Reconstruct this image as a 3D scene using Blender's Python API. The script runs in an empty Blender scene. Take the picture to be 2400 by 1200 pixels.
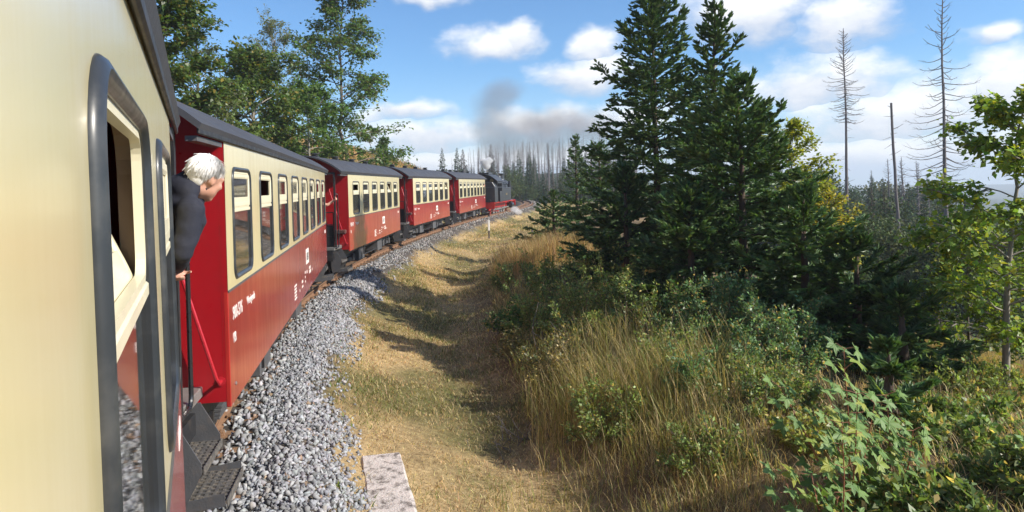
import bpy, bmesh, math, random
import numpy as np
from mathutils import Vector, Matrix

rng = np.random.default_rng(7)
random.seed(7)
scene = bpy.context.scene
COL = scene.collection

# ------------------------------------------------------------------ camera
F, HY, ROLL, CZ = 1713.5, 431.3, 0.0300, 2.61          # focal length and horizon of the photograph, in its pixels
cam_d = bpy.data.cameras.new('camera')
cam = bpy.data.objects.new('camera', cam_d)
COL.objects.link(cam)
cam_d.sensor_fit = 'HORIZONTAL'
cam_d.sensor_width = 36.0
cam_d.lens = 36.0 * F / 2400.0
cam_d.shift_y = -(600.0 - HY) / 2400.0
cam_d.clip_start = 0.02
cam_d.clip_end = 12000.0
cr, sr = math.cos(ROLL), math.sin(ROLL)
cam.matrix_world = Matrix(((cr, sr, 0, 0), (0, 0, -1, 0), (-sr, cr, 0, CZ), (0, 0, 0, 1)))
scene.camera = cam

def at(px, py, d):
    """world point that stands at depth d (metres ahead of the lens) behind photograph pixel px, py"""
    u, v = (px - 1200.0) / F, (HY - py) / F
    return Vector(((u * cr + v * sr) * d, d, CZ + (-u * sr + v * cr) * d))

# ------------------------------------------------------------------ light
SUN_AZ, SUN_EL = math.radians(106.0), math.radians(33.5)
tosun = Vector((math.sin(SUN_AZ) * math.cos(SUN_EL), math.cos(SUN_AZ) * math.cos(SUN_EL), math.sin(SUN_EL)))
sun_d = bpy.data.lights.new('sun', 'SUN')
sun_d.energy = 5.0
sun_d.angle = math.radians(0.6)
sun_d.color = (1.0, 0.93, 0.82)
sun = bpy.data.objects.new('sun', sun_d)
COL.objects.link(sun)
sun.rotation_euler = tosun.to_track_quat('Z', 'Y').to_euler()

world = bpy.data.worlds.new('World')
scene.world = world
world.use_nodes = True
wt = world.node_tree
wt.nodes.clear()

class NT:
    """small helper for node trees"""
    def __init__(s, tree): s.t = tree
    def n(s, typ, ins=None, **kw):
        nd = s.t.nodes.new(typ)
        for k, v in kw.items(): setattr(nd, k, v)
        for k, v in (ins or {}).items():
            if isinstance(v, bpy.types.NodeSocket): s.t.links.new(v, nd.inputs[k])
            else: nd.inputs[k].default_value = v
        return nd
    def math(s, op, a, b=None, c=None, clamp=False):
        ins = {0: a}
        if b is not None: ins[1] = b
        if c is not None: ins[2] = c
        return s.n('ShaderNodeMath', ins, operation=op, use_clamp=clamp).outputs[0]
    def vm(s, op, a, b=None):
        ins = {0: a}
        if b is not None: ins[1] = b
        nd = s.n('ShaderNodeVectorMath', ins, operation=op)
        return nd.outputs['Value'] if op in ('LENGTH', 'DOT_PRODUCT', 'DISTANCE') else nd.outputs[0]
    def mix(s, f, a, b, blend='MIX'):
        nd = s.n('ShaderNodeMix', data_type='RGBA', blend_type=blend)
        for i, v in ((0, f), (6, a), (7, b)):
            if isinstance(v, bpy.types.NodeSocket): s.t.links.new(v, nd.inputs[i])
            else: nd.inputs[i].default_value = v if i == 0 or len(v) == 4 else (*v, 1)
        return nd.outputs[2]
    def ramp(s, v, stops, interp='LINEAR'):
        nd = s.n('ShaderNodeValToRGB', {0: v})
        cr_ = nd.color_ramp
        cr_.interpolation = interp
        while len(cr_.elements) < len(stops): cr_.elements.new(0.5)
        for e, (p, c) in zip(cr_.elements, stops):
            e.position = p
            e.color = c if len(c) == 4 else (*c, 1)
        return nd.outputs[0]
    def noise(s, vec, scale, detail=4, rough=.55, dist=0, out=0):
        ins = {'Scale': scale, 'Detail': detail, 'Roughness': rough, 'Distortion': dist}
        if vec is not None: ins['Vector'] = vec
        return s.n('ShaderNodeTexNoise', ins).outputs[out]
    def mr(s, v, a, b, c=0., d=1., interp='LINEAR'):
        nd = s.n('ShaderNodeMapRange', {0: v, 1: a, 2: b, 3: c, 4: d}, interpolation_type=interp)
        return nd.outputs[0]
    def link(s, a, b): s.t.links.new(a, b)

w = NT(wt)
sky = w.n('ShaderNodeTexSky', sky_type='NISHITA', sun_disc=False, sun_elevation=SUN_EL, sun_rotation=SUN_AZ,
          altitude=500.0, air_density=1.0, dust_density=0.6, ozone_density=2.2)
tc = w.n('ShaderNodeTexCoord')
gen = w.vm('NORMALIZE', tc.outputs['Generated'])
sx = w.n('ShaderNodeSeparateXYZ', {0: gen})
az = w.math('ARCTAN2', sx.outputs[0], sx.outputs[1])
el = w.math('ARCSINE', sx.outputs[2])
ae = w.n('ShaderNodeCombineXYZ', {0: az, 1: el, 2: 0.0}).outputs[0]
def sky_dir(px, py):
    v = at(px, py, 1.0) - Vector((0, 0, CZ))
    v.normalize()
    return math.atan2(v.x, v.y), math.asin(v.z)
# cumulus banks: centre and half size in the sky, edges broken up by noise
blobs = [(1160, 100, 125, 46), (1215, 90, 60, 44), (1385, 105, 60, 42), (1365, 172, 125, 46), (1745, 35, 190, 62), (1985, 45, 130, 66),
         (1920, 190, 175, 70), (2100, 265, 260, 70), (2365, 215, 120, 90), (2310, 75, 45, 26), (1330, 285, 260, 48),
         (960, 262, 110, 30), (1000, 320, 190, 44), (2060, 370, 420, 50), (1150, 385, 500, 40), (1010, -5, 110, 22), (2600, 330, 220, 90), (300, 330, 260, 70)]
fine = w.noise(w.vm('MULTIPLY', ae, (1.0, 1.7, 1.0)), 11.0, 5, .6)
warp = w.vm('ADD', ae, w.vm('MULTIPLY', w.vm('SUBTRACT', w.noise(ae, 16.0, 2, .55, out=1), (.5, .5, .5)), (.07, .04, 0)))
best, low = None, None
for (bx, by, rx, ry) in blobs:
    a0, e0 = sky_dir(bx, by)
    q = w.vm('MULTIPLY', w.vm('SUBTRACT', warp, (a0, e0, 0)), (F / rx, F / ry, 0))
    qs = w.n('ShaderNodeSeparateXYZ', {0: q}).outputs[1]
    d_ = w.vm('LENGTH', w.vm('MULTIPLY', q, (1, 1, 0)))
    val = w.math('SUBTRACT', 1.0, d_)
    if best is None:
        best, low = val, qs
    else:
        gt = w.math('GREATER_THAN', val, best)
        low = w.n('ShaderNodeMix', {0: gt, 2: low, 3: qs}).outputs[0]
        best = w.math('MAXIMUM', best, val)
# loose cloud over the rest of the sky
wide = w.noise(w.vm('MULTIPLY', ae, (1.0, 2.6, 1.0)), 2.6, 3, .6)
front = w.mr(w.math('ABSOLUTE', az), .62, .95)
loose = w.math('MULTIPLY', w.mr(wide, .50, .66, 0, .8, 'SMOOTHSTEP'), front)
dens = w.math('ADD', best, w.math('MULTIPLY', w.math('SUBTRACT', fine, .5), 2.0))
cm = w.mr(dens, -.22, .72, 0, .96, 'SMOOTHSTEP')
cm = w.math('MAXIMUM', cm, loose)
haze_low = w.mr(el, .17, -.02, 0, .5, 'SMOOTHSTEP')
shade = w.mr(w.math('ADD', low, w.math('MULTIPLY', w.math('SUBTRACT', fine, .5), 2.2)), -.75, .35)
ccol = w.mix(shade, (5.4, 6.0, 7.2), (9.8, 9.9, 10.0))
skyc = w.mix(1.0, sky.outputs[0], (.88, 1.22, 1.52), 'MULTIPLY')
skyc = w.mix(haze_low, skyc, (6.0, 7.6, 9.6))
outc = w.mix(cm, skyc, ccol)
world.cycles.sampling_method = 'MANUAL'
world.cycles.sample_map_resolution = 256
bg = w.n('ShaderNodeBackground', {'Color': outc, 'Strength': 0.088})
w.n('ShaderNodeOutputWorld', {'Surface': bg.outputs[0]})

vs = scene.view_settings
vs.view_transform = 'Standard'
vs.look = 'None'
vs.gamma = 1.0
vs.exposure = 0.42
vs.use_curve_mapping = False
scene.cycles.use_denoising = True
scene.cycles.max_bounces = 5
scene.cycles.diffuse_bounces = 3
scene.cycles.use_adaptive_sampling = True
scene.cycles.adaptive_threshold = 0.02
scene.cycles.transparent_max_bounces = 12
scene.cycles.volume_bounces = 2
scene.cycles.caustics_reflective = False
scene.cycles.caustics_refractive = False
scene.cycles.sample_clamp_indirect = 6.0
scene.cycles.volume_step_rate = 2.0

# ------------------------------------------------------------------ helpers
def tag(o, label=None, cat=None, group=None, kind=None):
    if label: o['label'] = label
    if cat: o['category'] = cat
    if group: o['group'] = group
    if kind: o['kind'] = kind
    return o

def link(name, data, parent=None, loc=None, rz=None):
    o = bpy.data.objects.new(name, data)
    COL.objects.link(o)
    if parent is not None: o.parent = parent
    if loc is not None: o.location = loc
    if rz is not None: o.rotation_euler = (0, 0, rz)
    return o

def empty(name, loc=(0, 0, 0), rz=0.0, parent=None):
    o = link(name, None, parent, loc, rz)
    o.empty_display_size = 0.2
    return o

def np_mesh(name, V, faces, mats, col=None, smooth=False, mat_idx=None):
    """mesh from an (n,3) array and an (m,k) face array (all faces k-gons) or a list of such arrays"""
    if not isinstance(faces, list): faces = [faces]
    me = bpy.data.meshes.new(name)
    V = np.asarray(V, dtype=np.float32)
    me.vertices.add(len(V))
    me.vertices.foreach_set('co', V.ravel())
    tot = sum(f.size for f in faces)
    nf = sum(len(f) for f in faces)
    me.loops.add(tot)
    me.polygons.add(nf)
    me.loops.foreach_set('vertex_index', np.concatenate([f.ravel() for f in faces]).astype(np.int32))
    lens = np.concatenate([np.full(len(f), f.shape[1], dtype=np.int32) for f in faces])
    st = np.zeros(nf, dtype=np.int32)
    st[1:] = np.cumsum(lens)[:-1]
    me.polygons.foreach_set('loop_start', st)
    for m in (mats if isinstance(mats, (list, tuple)) else [mats]): me.materials.append(m)
    if mat_idx is not None: me.polygons.foreach_set('material_index', np.asarray(mat_idx, dtype=np.int32))
    if col is not None:
        a = me.attributes.new('Col', 'FLOAT_COLOR', 'POINT')
        c = np.ones((len(V), 4), dtype=np.float32)
        c[:, :3] = col
        a.data.foreach_set('color', c.ravel())
    if smooth: me.polygons.foreach_set('use_smooth', np.ones(nf, dtype=bool))
    me.update(calc_edges=True)
    me.validate()
    return me

class MB:
    """collects boxes, tubes and prisms and links them as one mesh object"""
    def __init__(s): s.v, s.f = [], []
    def add(s, v, f):
        b = len(s.v)
        s.v += [tuple(p) for p in v]
        s.f += [tuple(i + b for i in q) for q in f]
        return s
    def box(s, x0, x1, y0, y1, z0, z1):
        return s.add([(x0,y0,z0),(x1,y0,z0),(x1,y1,z0),(x0,y1,z0),(x0,y0,z1),(x1,y0,z1),(x1,y1,z1),(x0,y1,z1)],
                     [(0,3,2,1),(4,5,6,7),(0,1,5,4),(1,2,6,5),(2,3,7,6),(3,0,4,7)])
    def prism(s, pts, axis, a, b):
        """polygon pts (2D) pushed along axis from a to b; axis 0: pts=(y,z); 1: (x,z); 2: (x,y)"""
        def mk(p, t):
            return (t, p[0], p[1]) if axis == 0 else ((p[0], t, p[1]) if axis == 1 else (p[0], p[1], t))
        n = len(pts)
        v = [mk(p, a) for p in pts] + [mk(p, b) for p in pts]
        return s.add(v, [tuple(range(n))[::-1], tuple(range(n, 2 * n))] + [(i, (i + 1) % n, n + (i + 1) % n, n + i) for i in range(n)])
    def tube(s, pts, r, n=8, closed=False, cap=True):
        pts = [Vector(p) for p in pts]
        m = len(pts)
        rs = r if isinstance(r, (list, tuple)) else [r] * m
        b = len(s.v)
        prev = None
        for i, p in enumerate(pts):
            if closed: t = pts[(i + 1) % m] - pts[i - 1]
            else: t = pts[min(i + 1, m - 1)] - pts[max(i - 1, 0)]
            t.normalize()
            if prev is None:
                a = t.orthogonal().normalized()
            else:
                a = (prev - t * prev.dot(t))
                a = a.normalized() if a.length > 1e-6 else t.orthogonal().normalized()
            prev = a
            c = t.cross(a)
            for k in range(n):
                an = 2 * math.pi * k / n
                s.v.append(tuple(p + (a * math.cos(an) + c * math.sin(an)) * rs[i]))
        rows = m if closed else m - 1
        for i in range(rows):
            i2 = (i + 1) % m
            for k in range(n):
                k2 = (k + 1) % n
                s.f.append((b + i * n + k, b + i * n + k2, b + i2 * n + k2, b + i2 * n + k))
        if cap and not closed:
            s.f.append(tuple(b + k for k in range(n))[::-1])
            s.f.append(tuple(b + (m - 1) * n + k for k in range(n)))
        return s
    def lathe(s, prof, center, axis=2, n=20):
        """profile of (radius, height) turned about an axis through center"""
        cx, cy, cz = center
        b = len(s.v)
        for (r, h) in prof:
            for k in range(n):
                a = 2 * math.pi * k / n
                c, d = r * math.cos(a), r * math.sin(a)
                s.v.append((cx + h, cy + c, cz + d) if axis == 0 else ((cx + c, cy + h, cz + d) if axis == 1 else (cx + c, cy + d, cz + h)))
        for i in range(len(prof) - 1):
            for k in range(n):
                k2 = (k + 1) % n
                s.f.append((b + i * n + k, b + i * n + k2, b + (i + 1) * n + k2, b + (i + 1) * n + k))
        s.f.append(tuple(b + k for k in range(n))[::-1])
        s.f.append(tuple(b + (len(prof) - 1) * n + k for k in range(n)))
        return s
    def mesh(s, name, mat, smooth=False, bevel=0.0):
        me = bpy.data.meshes.new(name)
        me.from_pydata(s.v, [], s.f)
        bm = bmesh.new()
        bm.from_mesh(me)
        bmesh.ops.recalc_face_normals(bm, faces=bm.faces)
        if bevel:
            es = [e for e in bm.edges if len(e.link_faces) == 2 and e.calc_face_angle(0) > .6]
            bmesh.ops.bevel(bm, geom=es, offset=bevel, segments=1, affect='EDGES', clamp_overlap=True)
        bm.to_mesh(me)
        bm.free()
        me.materials.append(mat)
        if smooth:
            me.polygons.foreach_set('use_smooth', np.ones(len(me.polygons), dtype=bool))
            me.set_sharp_from_angle(angle=math.radians(38))
        return me
    def build(s, name, mat, parent=None, smooth=False, bevel=0.0, loc=None):
        return link(name, s.mesh(name, mat, smooth, bevel), parent, loc)

def copy_tree(o, parent=None):
    c = o.copy()
    COL.objects.link(c)
    c.parent = parent
    for ch in [k for k in o.children]: copy_tree(ch, c)
    return c

# ------------------------------------------------------------------ materials
def principled(name):
    m = bpy.data.materials.new(name)
    m.use_nodes = True
    t = m.node_tree
    return m, NT(t), t.nodes['Principled BSDF'], t.nodes['Material Output']

def paint(name, c, rough=.5, metal=0., var=.12, scale=3.0, coat=0., coat_rough=.1, bump=0., bscale=60., dirt=None, dirt_amt=0., stretch=(1, 1, 1), spec=.5, dr=(.52, .75)):
    m, t, b, o = principled(name)
    co = t.n('ShaderNodeTexCoord').outputs['Object']
    v = t.vm('MULTIPLY', co, stretch)
    f = t.noise(v, scale, 6, .6)
    col = t.mix(f, tuple(x * (1 - var) for x in c), tuple(min(1, x * (1 + var)) for x in c))
    if dirt is not None:
        g = t.mr(t.noise(v, scale * 2.3, 8, .65), dr[0], dr[1], 0, dirt_amt)
        col = t.mix(g, col, dirt)
    t.link(col, b.inputs['Base Color'])
    t.link(t.mr(t.noise(v, scale * 4, 4), .3, .7, max(.02, rough - .08), min(1, rough + .1)), b.inputs['Roughness'])
    b.inputs['Metallic'].default_value = metal
    b.inputs['Specular IOR Level'].default_value = spec
    b.inputs['Coat Weight'].default_value = coat
    b.inputs['Coat Roughness'].default_value = coat_rough
    if bump:
        bn = t.n('ShaderNodeBump', {'Strength': bump, 'Distance': .02, 'Height': t.noise(co, bscale, 5)})
        t.link(bn.outputs[0], b.inputs['Normal'])
    return m

def car_paint(name, c, streak, coat_rough):
    """gloss paint with rain streaks, on the red also painted dark reflections, and slightly wavy sheet metal"""
    m, t, b, o = principled(name)
    co = t.n('ShaderNodeTexCoord').outputs['Object']
    v = t.vm('MULTIPLY', co, (1, 1, .16))
    s1 = t.noise(v, 7.0, 8, .62)
    s2 = t.noise(co, 1.1, 4, .5)
    f = t.mr(t.math('ADD', s1, t.math('MULTIPLY', s2, .6)), .55, 1.05)
    col = t.mix(f, streak, c)
    t.link(col, b.inputs['Base Color'])
    t.link(t.mr(s1, .3, .75, .42, .26), b.inputs['Roughness'])
    b.inputs['Specular IOR Level'].default_value = .5
    b.inputs['Coat Weight'].default_value = 1.0
    b.inputs['Coat Roughness'].default_value = coat_rough
    bn = t.n('ShaderNodeBump', {'Strength': .18, 'Distance': .01, 'Height': t.noise(co, 1.6, 2, .5)})
    t.link(bn.outputs[0], b.inputs['Normal'])
    return m

def leaf_mat(name, trans=.35, rough=.5, tint=(1, 1, 1), spec=.35):
    m, t, b, o = principled(name)
    a = t.n('ShaderNodeAttribute', attribute_name='Col')
    c = t.mix(1.0, a.outputs['Color'], tint, 'MULTIPLY')
    t.link(c, b.inputs['Base Color'])
    b.inputs['Roughness'].default_value = rough
    b.inputs['Specular IOR Level'].default_value = spec
    if trans:
        tr = t.n('ShaderNodeBsdfTranslucent', {'Color': t.mix(1.0, c, (1.25, 1.2, .6), 'MULTIPLY')})
        mx = t.n('ShaderNodeMixShader', {0: trans, 1: b.outputs[0], 2: tr.outputs[0]})
        t.link(mx.outputs[0], o.inputs['Surface'])
    return m

M = {}
M['cream'] = car_paint('cream_paint', (.87, .76, .43), (.75, .63, .33), .20)
M['red'] = car_paint('red_paint', (.50, .034, .026), (.34, .020, .017), .15)  # darker streak tone: grime plus dark streak reflections put into the colour
M['end_red'] = paint('end_wall_red_paint', (.37, .008, .014), .34, var=.08, coat=.2, coat_rough=.25, dirt=(.12, .02, .02), dirt_amt=.2)
M['rail_red'] = paint('handrail_red_paint', (.45, .02, .03), .3, var=.05, coat=.3)
M['roof'] = paint('roof_grey', (.055, .055, .062), .62, var=.25, scale=1.3, dirt=(.12, .11, .10), dirt_amt=.35, stretch=(1, .5, 1), bump=.15, bscale=40)
M['rubber'] = paint('window_rubber', (.030, .033, .037), .36, var=.15, dirt=(.2, .19, .17), dirt_amt=.25, coat=.15)
M['sash'] = paint('sash_cream', (.78, .71, .50), .4, var=.06, coat=.2)
M['inside'] = paint('interior_wood', (.16, .10, .055), .55, var=.25, stretch=(1, 1, .2))
M['seat'] = paint('seat_cloth', (.10, .035, .03), .8)
M['black'] = paint('black_iron', (.022, .022, .024), .5, var=.3, dirt=(.10, .075, .055), dirt_amt=.5)
M['iron'] = paint('grey_iron', (.085, .085, .09), .6, metal=.0, var=.3, dirt=(.17, .13, .10), dirt_amt=.5, bump=.2)
M['black_rail'] = paint('black_gloss_rail', (.02, .021, .024), .28, var=.1, coat=.4)
M['steel'] = paint('worn_steel', (.30, .29, .27), .5, metal=.5, var=.2, dirt=(.2, .15, .1), dirt_amt=.4)
M['rust'] = paint('rusty_rail', (.20, .105, .055), .8, var=.35, scale=8, dirt=(.30, .20, .12), dirt_amt=.5, bump=.3)
M['railhead'] = paint('polished_rail_head', (.45, .42, .40), .28, metal=.9, var=.1)
M['timber'] = paint('sleeper_timber', (.27, .155, .085), .85, var=.4, scale=9, dirt=(.12, .08, .05), dirt_amt=.7, stretch=(.25, 1, 1), bump=.4)
M['white'] = paint('white_lettering', (.82, .80, .74), .6, var=.04)
M['mark'] = paint('dark_emblem', (.10, .09, .09), .6)
M['tread'] = paint('tread_plate', (.085, .08, .076), .6, metal=.0, var=.3, dirt=(.26, .22, .17), dirt_amt=.8, scale=12, dr=(.48, .66))
M['loco'] = paint('engine_black', (.022, .023, .026), .34, var=.3, coat=.3, coat_rough=.2, dirt=(.09, .08, .07), dirt_amt=.4)
M['loco_red'] = paint('engine_red', (.50, .02, .018), .4, var=.12, coat=.2)
M['loco_grey'] = paint('engine_tank_black', (.035, .038, .042), .42, var=.2, coat=.2, coat_rough=.25)
M['brass'] = paint('brass', (.45, .32, .12), .35, metal=.8)
M['concrete'] = paint('weathered_concrete', (.58, .52, .47), .9, var=.25, scale=3.5, dirt=(.12, .10, .085), dirt_amt=.9, bump=.7, bscale=40, dr=(.48, .62))
M['skin'] = paint('skin', (.56, .30, .215), .5, var=.14, scale=20)
M['jacket'] = paint('navy_softshell', (.016, .018, .032), .85, var=.2, scale=9, bump=.12, bscale=40)
M['trouser'] = paint('dark_trousers', (.03, .03, .035), .85)
M['shirt'] = paint('pale_shirt', (.7, .66, .6), .8)
M['orange'] = paint('orange_top', (.55, .12, .05), .8)
M['shoe'] = paint('shoe_leather', (.03, .025, .02), .5)
M['dead_wood'] = paint('dead_wood', (.165, .142, .135), .9, var=.35, scale=4, stretch=(4, 4, .4))
M['bark'] = paint('bark', (.14, .115, .09), .9, var=.4, scale=6, stretch=(2, 2, .5), bump=.5, bscale=25)
M['bark_pale'] = paint('pale_bark', (.26, .235, .20), .85, var=.35, scale=5, stretch=(2, 2, .5), dirt=(.09, .085, .06), dirt_amt=.6)
M['bark_red'] = paint('spruce_bark', (.085, .058, .042), .9, var=.4, scale=8, bump=.5)
M['stem_red'] = paint('red_stem', (.30, .12, .06), .6, var=.2)

# window glass: clear, with the sky and the verge mirrored in it
gm = bpy.data.materials.new('window_glass')
gm.use_nodes = True
g = NT(gm.node_tree)
gm.node_tree.nodes.clear()
fr = g.n('ShaderNodeFresnel', {'IOR': 1.6})
gl = g.n('ShaderNodeBsdfGlossy', {'Color': (.95, .95, .95, 1), 'Roughness': .03})
trn = g.n('ShaderNodeBsdfTransparent', {'Color': (.62, .60, .58, 1)})
dst = g.n('ShaderNodeBsdfDiffuse', {'Color': (.35, .33, .30, 1)})
mx1 = g.n('ShaderNodeMixShader', {0: .10, 1: trn.outputs[0], 2: dst.outputs[0]})
mx2 = g.n('ShaderNodeMixShader', {0: g.math('ADD', fr.outputs[0], .05, clamp=True), 1: mx1.outputs[0], 2: gl.outputs[0]})
g.n('ShaderNodeOutputMaterial', {'Surface': mx2.outputs[0]})
M['glass'] = gm

M['leaf'] = leaf_mat('broad_leaf', .42, .40, (1.6, 1.6, 1.4))
M['needle'] = leaf_mat('spruce_needle', .22, .45, (2.65, 2.45, 1.95), spec=.4)
M['grass'] = leaf_mat('grass_blade', .45, .6, (1.1, 1.1, 1.1))
M['stone'] = leaf_mat('ballast_stone', 0, .85, spec=.25)
M['far_needle'] = leaf_mat('far_foliage', .2, .7, (1.35, 1.35, 1.3), spec=.1)
# ------------------------------------------------------------------ the line of the track
DS = .25
def curv(s):
    if s < 0: return .0125
    if s < 68: return max(.01777 - .0004 * s, .0032)
    return -.0065 if s < 150 else 0.0
def integrate():
    fs, bs = [], []
    x, y, th = -3.393, 6.177, -.2897
    s = 0.0
    while s < 190:
        fs.append((s, x, y, th))
        k = curv(s)
        thm = th + k * DS / 2
        x += math.sin(thm) * DS; y += math.cos(thm) * DS; th += k * DS; s += DS
        if th < -1.2: th -= k * DS
    x, y, th, s = -3.393, 6.177, -.2897, 0.0
    while s > -60:
        k = curv(s - .01)
        thm = th - k * DS / 2
        x -= math.sin(thm) * DS; y -= math.cos(thm) * DS; th -= k * DS; s -= DS
        bs.append((s, x, y, th))
    return np.array(bs[::-1] + fs)
PATH = integrate()
def path_at(s):
    return [float(np.interp(s, PATH[:, 0], PATH[:, i])) for i in (1, 2, 3)]
def path_pt(s, l):
    x = np.interp(s, PATH[:, 0], PATH[:, 1]); y = np.interp(s, PATH[:, 0], PATH[:, 2]); t = np.interp(s, PATH[:, 0], PATH[:, 3])
    return x + np.cos(t) * l, y - np.sin(t) * l
PC = PATH[::2]
def to_sl(x, y):
    """arc length and signed distance right of the track"""
    x = np.atleast_1d(np.asarray(x, float)); y = np.atleast_1d(np.asarray(y, float))
    S = np.empty(len(x)); L = np.empty(len(x))
    for i in range(0, len(x), 20000):
        xs, ys = x[i:i + 20000, None], y[i:i + 20000, None]
        j = ((xs - PC[None, :, 1]) ** 2 + (ys - PC[None, :, 2]) ** 2).argmin(1)
        p = PC[j]
        dx, dy = xs[:, 0] - p[:, 1], ys[:, 0] - p[:, 2]
        lat = dx * np.cos(p[:, 3]) - dy * np.sin(p[:, 3])
        alo = dx * np.sin(p[:, 3]) + dy * np.cos(p[:, 3])
        inside = (j > 0) & (j < len(PC) - 1)
        L[i:i + 20000] = np.where(inside, lat, np.sign(lat) * np.hypot(dx, dy))
        S[i:i + 20000] = p[:, 0] + alo
    return S, L

def smooth(a, b, x):
    t = np.clip((x - a) / (b - a), 0, 1)
    return t * t * (3 - 2 * t)
_ph = rng.uniform(0, 6.28, (24, 2))
_fr = [(rng.uniform(-1, 1), rng.uniform(-1, 1)) for _ in range(24)]
def fbm(x, y, wl, octs=4):
    o = np.zeros_like(x)
    a = 1.0
    for k in range(octs):
        for q in range(3):
            i = (k * 3 + q) % 24
            fx, fy = _fr[i]
            n = math.hypot(fx, fy) + 1e-6
            o += a * np.sin((x * fx + y * fy) / n * 6.283 / wl * (1 + .3 * q) + _ph[i, 0]) / 3
        a *= .55; wl *= .47
    return o

RL = np.array([-400, -120, -60, -40, -26, -18, -13, -9, -6, -4.2, -3.2, -2.6, -2.1, -1.35, 1.35, 1.75, 2.05, 2.5, 3.2, 3.9, 4.6, 5.3, 6.2, 7.4, 9, 11, 14, 18, 26, 40, 70, 120, 220])
RZ = np.array([16, 15, 14, 12, 9.0, 6.9, 5.2, 3.3, 1.4, .1, -.65, -.75, -.60, -.16, -.16, -.36, -.58, -.74, -.96, -1.16, -1.12, -.86, -.42, -.16, -.24, -.72, -1.6, -3.0, -5.2, -9, -14, -18, -22])
def zfun(x, y):
    x = np.atleast_1d(np.asarray(x, float)); y = np.atleast_1d(np.asarray(y, float))
    s, l = to_sl(x, y)
    z = np.interp(l, RL, RZ)
    # the cutting on the left runs out where the line bends away
    lf = 1 - smooth(70, 125, s)
    z = np.where((l < -3) & (z > -.7), (-.7) + (z + .7) * (.16 + .84 * lf), z)
    # the bank beside the ditch flattens out farther along
    fl = smooth(24, 46, s) * (l > 2.4) * (1 - smooth(11, 18, l))
    z = z * (1 - fl) + (-.74) * fl
    # the wooded hill ahead
    azr = x / np.maximum(y, 1)
    hill = smooth(95, 240, np.hypot(x, y)) * smooth(.26, .10, azr) * (y > 0)
    hz = .4 + smooth(120, 420, y) * 5.5 + smooth(-.08, .12, azr) * smooth(140, 330, y) * 2
    z = np.where(np.abs(l) > 4, z * (1 - hill) + hz * hill, z)
    # the valley floor and the hills beyond
    r = np.hypot(x, y)
    v = smooth(180, 600, r) * (1 - hill) * smooth(.10, .30, np.abs(azr) + (y < 0))
    z = z * (1 - v) + v * (-46 + 9 * fbm(x, y, 700, 3))
    far = smooth(700, 1700, r)
    z = z * (1 - far) + far * (-47 + 7 * fbm(x, y, 1500, 3))
    a = np.abs(l)
    amp = smooth(2.4, 9, a)
    z = z + fbm(x, y, 2.6, 3) * .05 * smooth(2.2, 3.2, a) + fbm(x + 9, y, 9, 3) * .16 * amp + fbm(x, y, 45, 2) * .9 * smooth(14, 40, a)
    return z

def axis(lo_far, lo, hi, hi_far, d, mid=None, d2=None):
    a = list(np.arange(lo, hi, d))
    if mid: a += list(np.arange(hi, mid, d2))
    st, p = (d2 or d), a[-1]
    up = []
    while p < hi_far:
        st *= 1.13; p += st; up.append(p)
    st, p = d, lo
    dn = []
    while p > lo_far:
        st *= 1.16; p -= st; dn.append(p)
    return np.array(dn[::-1] + a + up)
gx = axis(-2500, -12, 9, 2500, .22)
gy = axis(-900, -3, 34, 2500, .25, 90, .8)
GX, GY = np.meshgrid(gx, gy)
gz = zfun(GX.ravel(), GY.ravel())
gs, gl_ = to_sl(GX.ravel(), GY.ravel())
nx, ny = len(gx), len(gy)
ii = (np.arange(ny - 1)[:, None] * nx + np.arange(nx - 1)[None, :]).ravel()
gf = np.stack([ii, ii + 1, ii + nx + 1, ii + nx], 1)
a = np.abs(gl_)
X, Y = GX.ravel(), GY.ravel()
straw = np.array([.45, .345, .19]); soil = np.array([.10, .066, .042]); green = np.array([.085, .105, .035]); grav = np.array([.16, .15, .145])
wood = np.array([.05, .066, .036]); field = np.array([.115, .135, .07])
n1 = fbm(X, Y, 3.1, 3)[:, None]; n2 = fbm(X + 40, Y + 7, 7.5, 3)[:, None]
c = straw * (1 + .25 * n1)
c = c + (green - c) * np.clip(.25 + n2 * .9, 0, .75)
ditch = np.exp(-((gl_ - 5.2) / .7) ** 2)[:, None]
c = c + (soil - c) * np.clip(ditch * .55 + .25 * n1 + .06, 0, .85)
bank = smooth(5.2, 7.5, gl_)[:, None] * (1 - smooth(60, 110, Y))[:, None]
c = c + (soil * .9 - c) * bank * .72
bal = (1 - smooth(1.55, 2.0, a + .18 * n1[:, 0]))[:, None]
c = c + (grav * .62 - c) * bal
rr_ = np.hypot(X, Y)
c = c + (wood - c) * np.maximum(smooth(90, 170, rr_), smooth(16, 30, gl_) * (gl_ > 0))[:, None]
fm = (smooth(700, 1400, rr_) * np.clip(.5 + 1.2 * fbm(X, Y, 900, 3), 0, 1))[:, None]
c = c + (field - c) * fm
m, t, b, o = principled('ground')
at_ = t.n('ShaderNodeAttribute', attribute_name='Col')
pos = t.n('ShaderNodeNewGeometry').outputs['Position']
nz = t.noise(pos, 9.0, 8, .7)
cc = t.mix(t.mr(nz, .3, .72), t.mix(1.0, at_.outputs['Color'], (.55, .5, .45), 'MULTIPLY'), t.mix(1.0, at_.outputs['Color'], (1.4, 1.35, 1.25), 'MULTIPLY'))
t.link(cc, b.inputs['Base Color'])
b.inputs['Roughness'].default_value = .95
b.inputs['Specular IOR Level'].default_value = .15
bn = t.n('ShaderNodeBump', {'Strength': .8, 'Distance': .05, 'Height': t.noise(pos, 22.0, 6, .65)})
t.link(bn.outputs[0], b.inputs['Normal'])
M['ground'] = m
ground = link('ground', np_mesh('ground', np.stack([X, Y, gz], 1), gf, M['ground'], np.clip(c, .01, 1), True))
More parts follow.
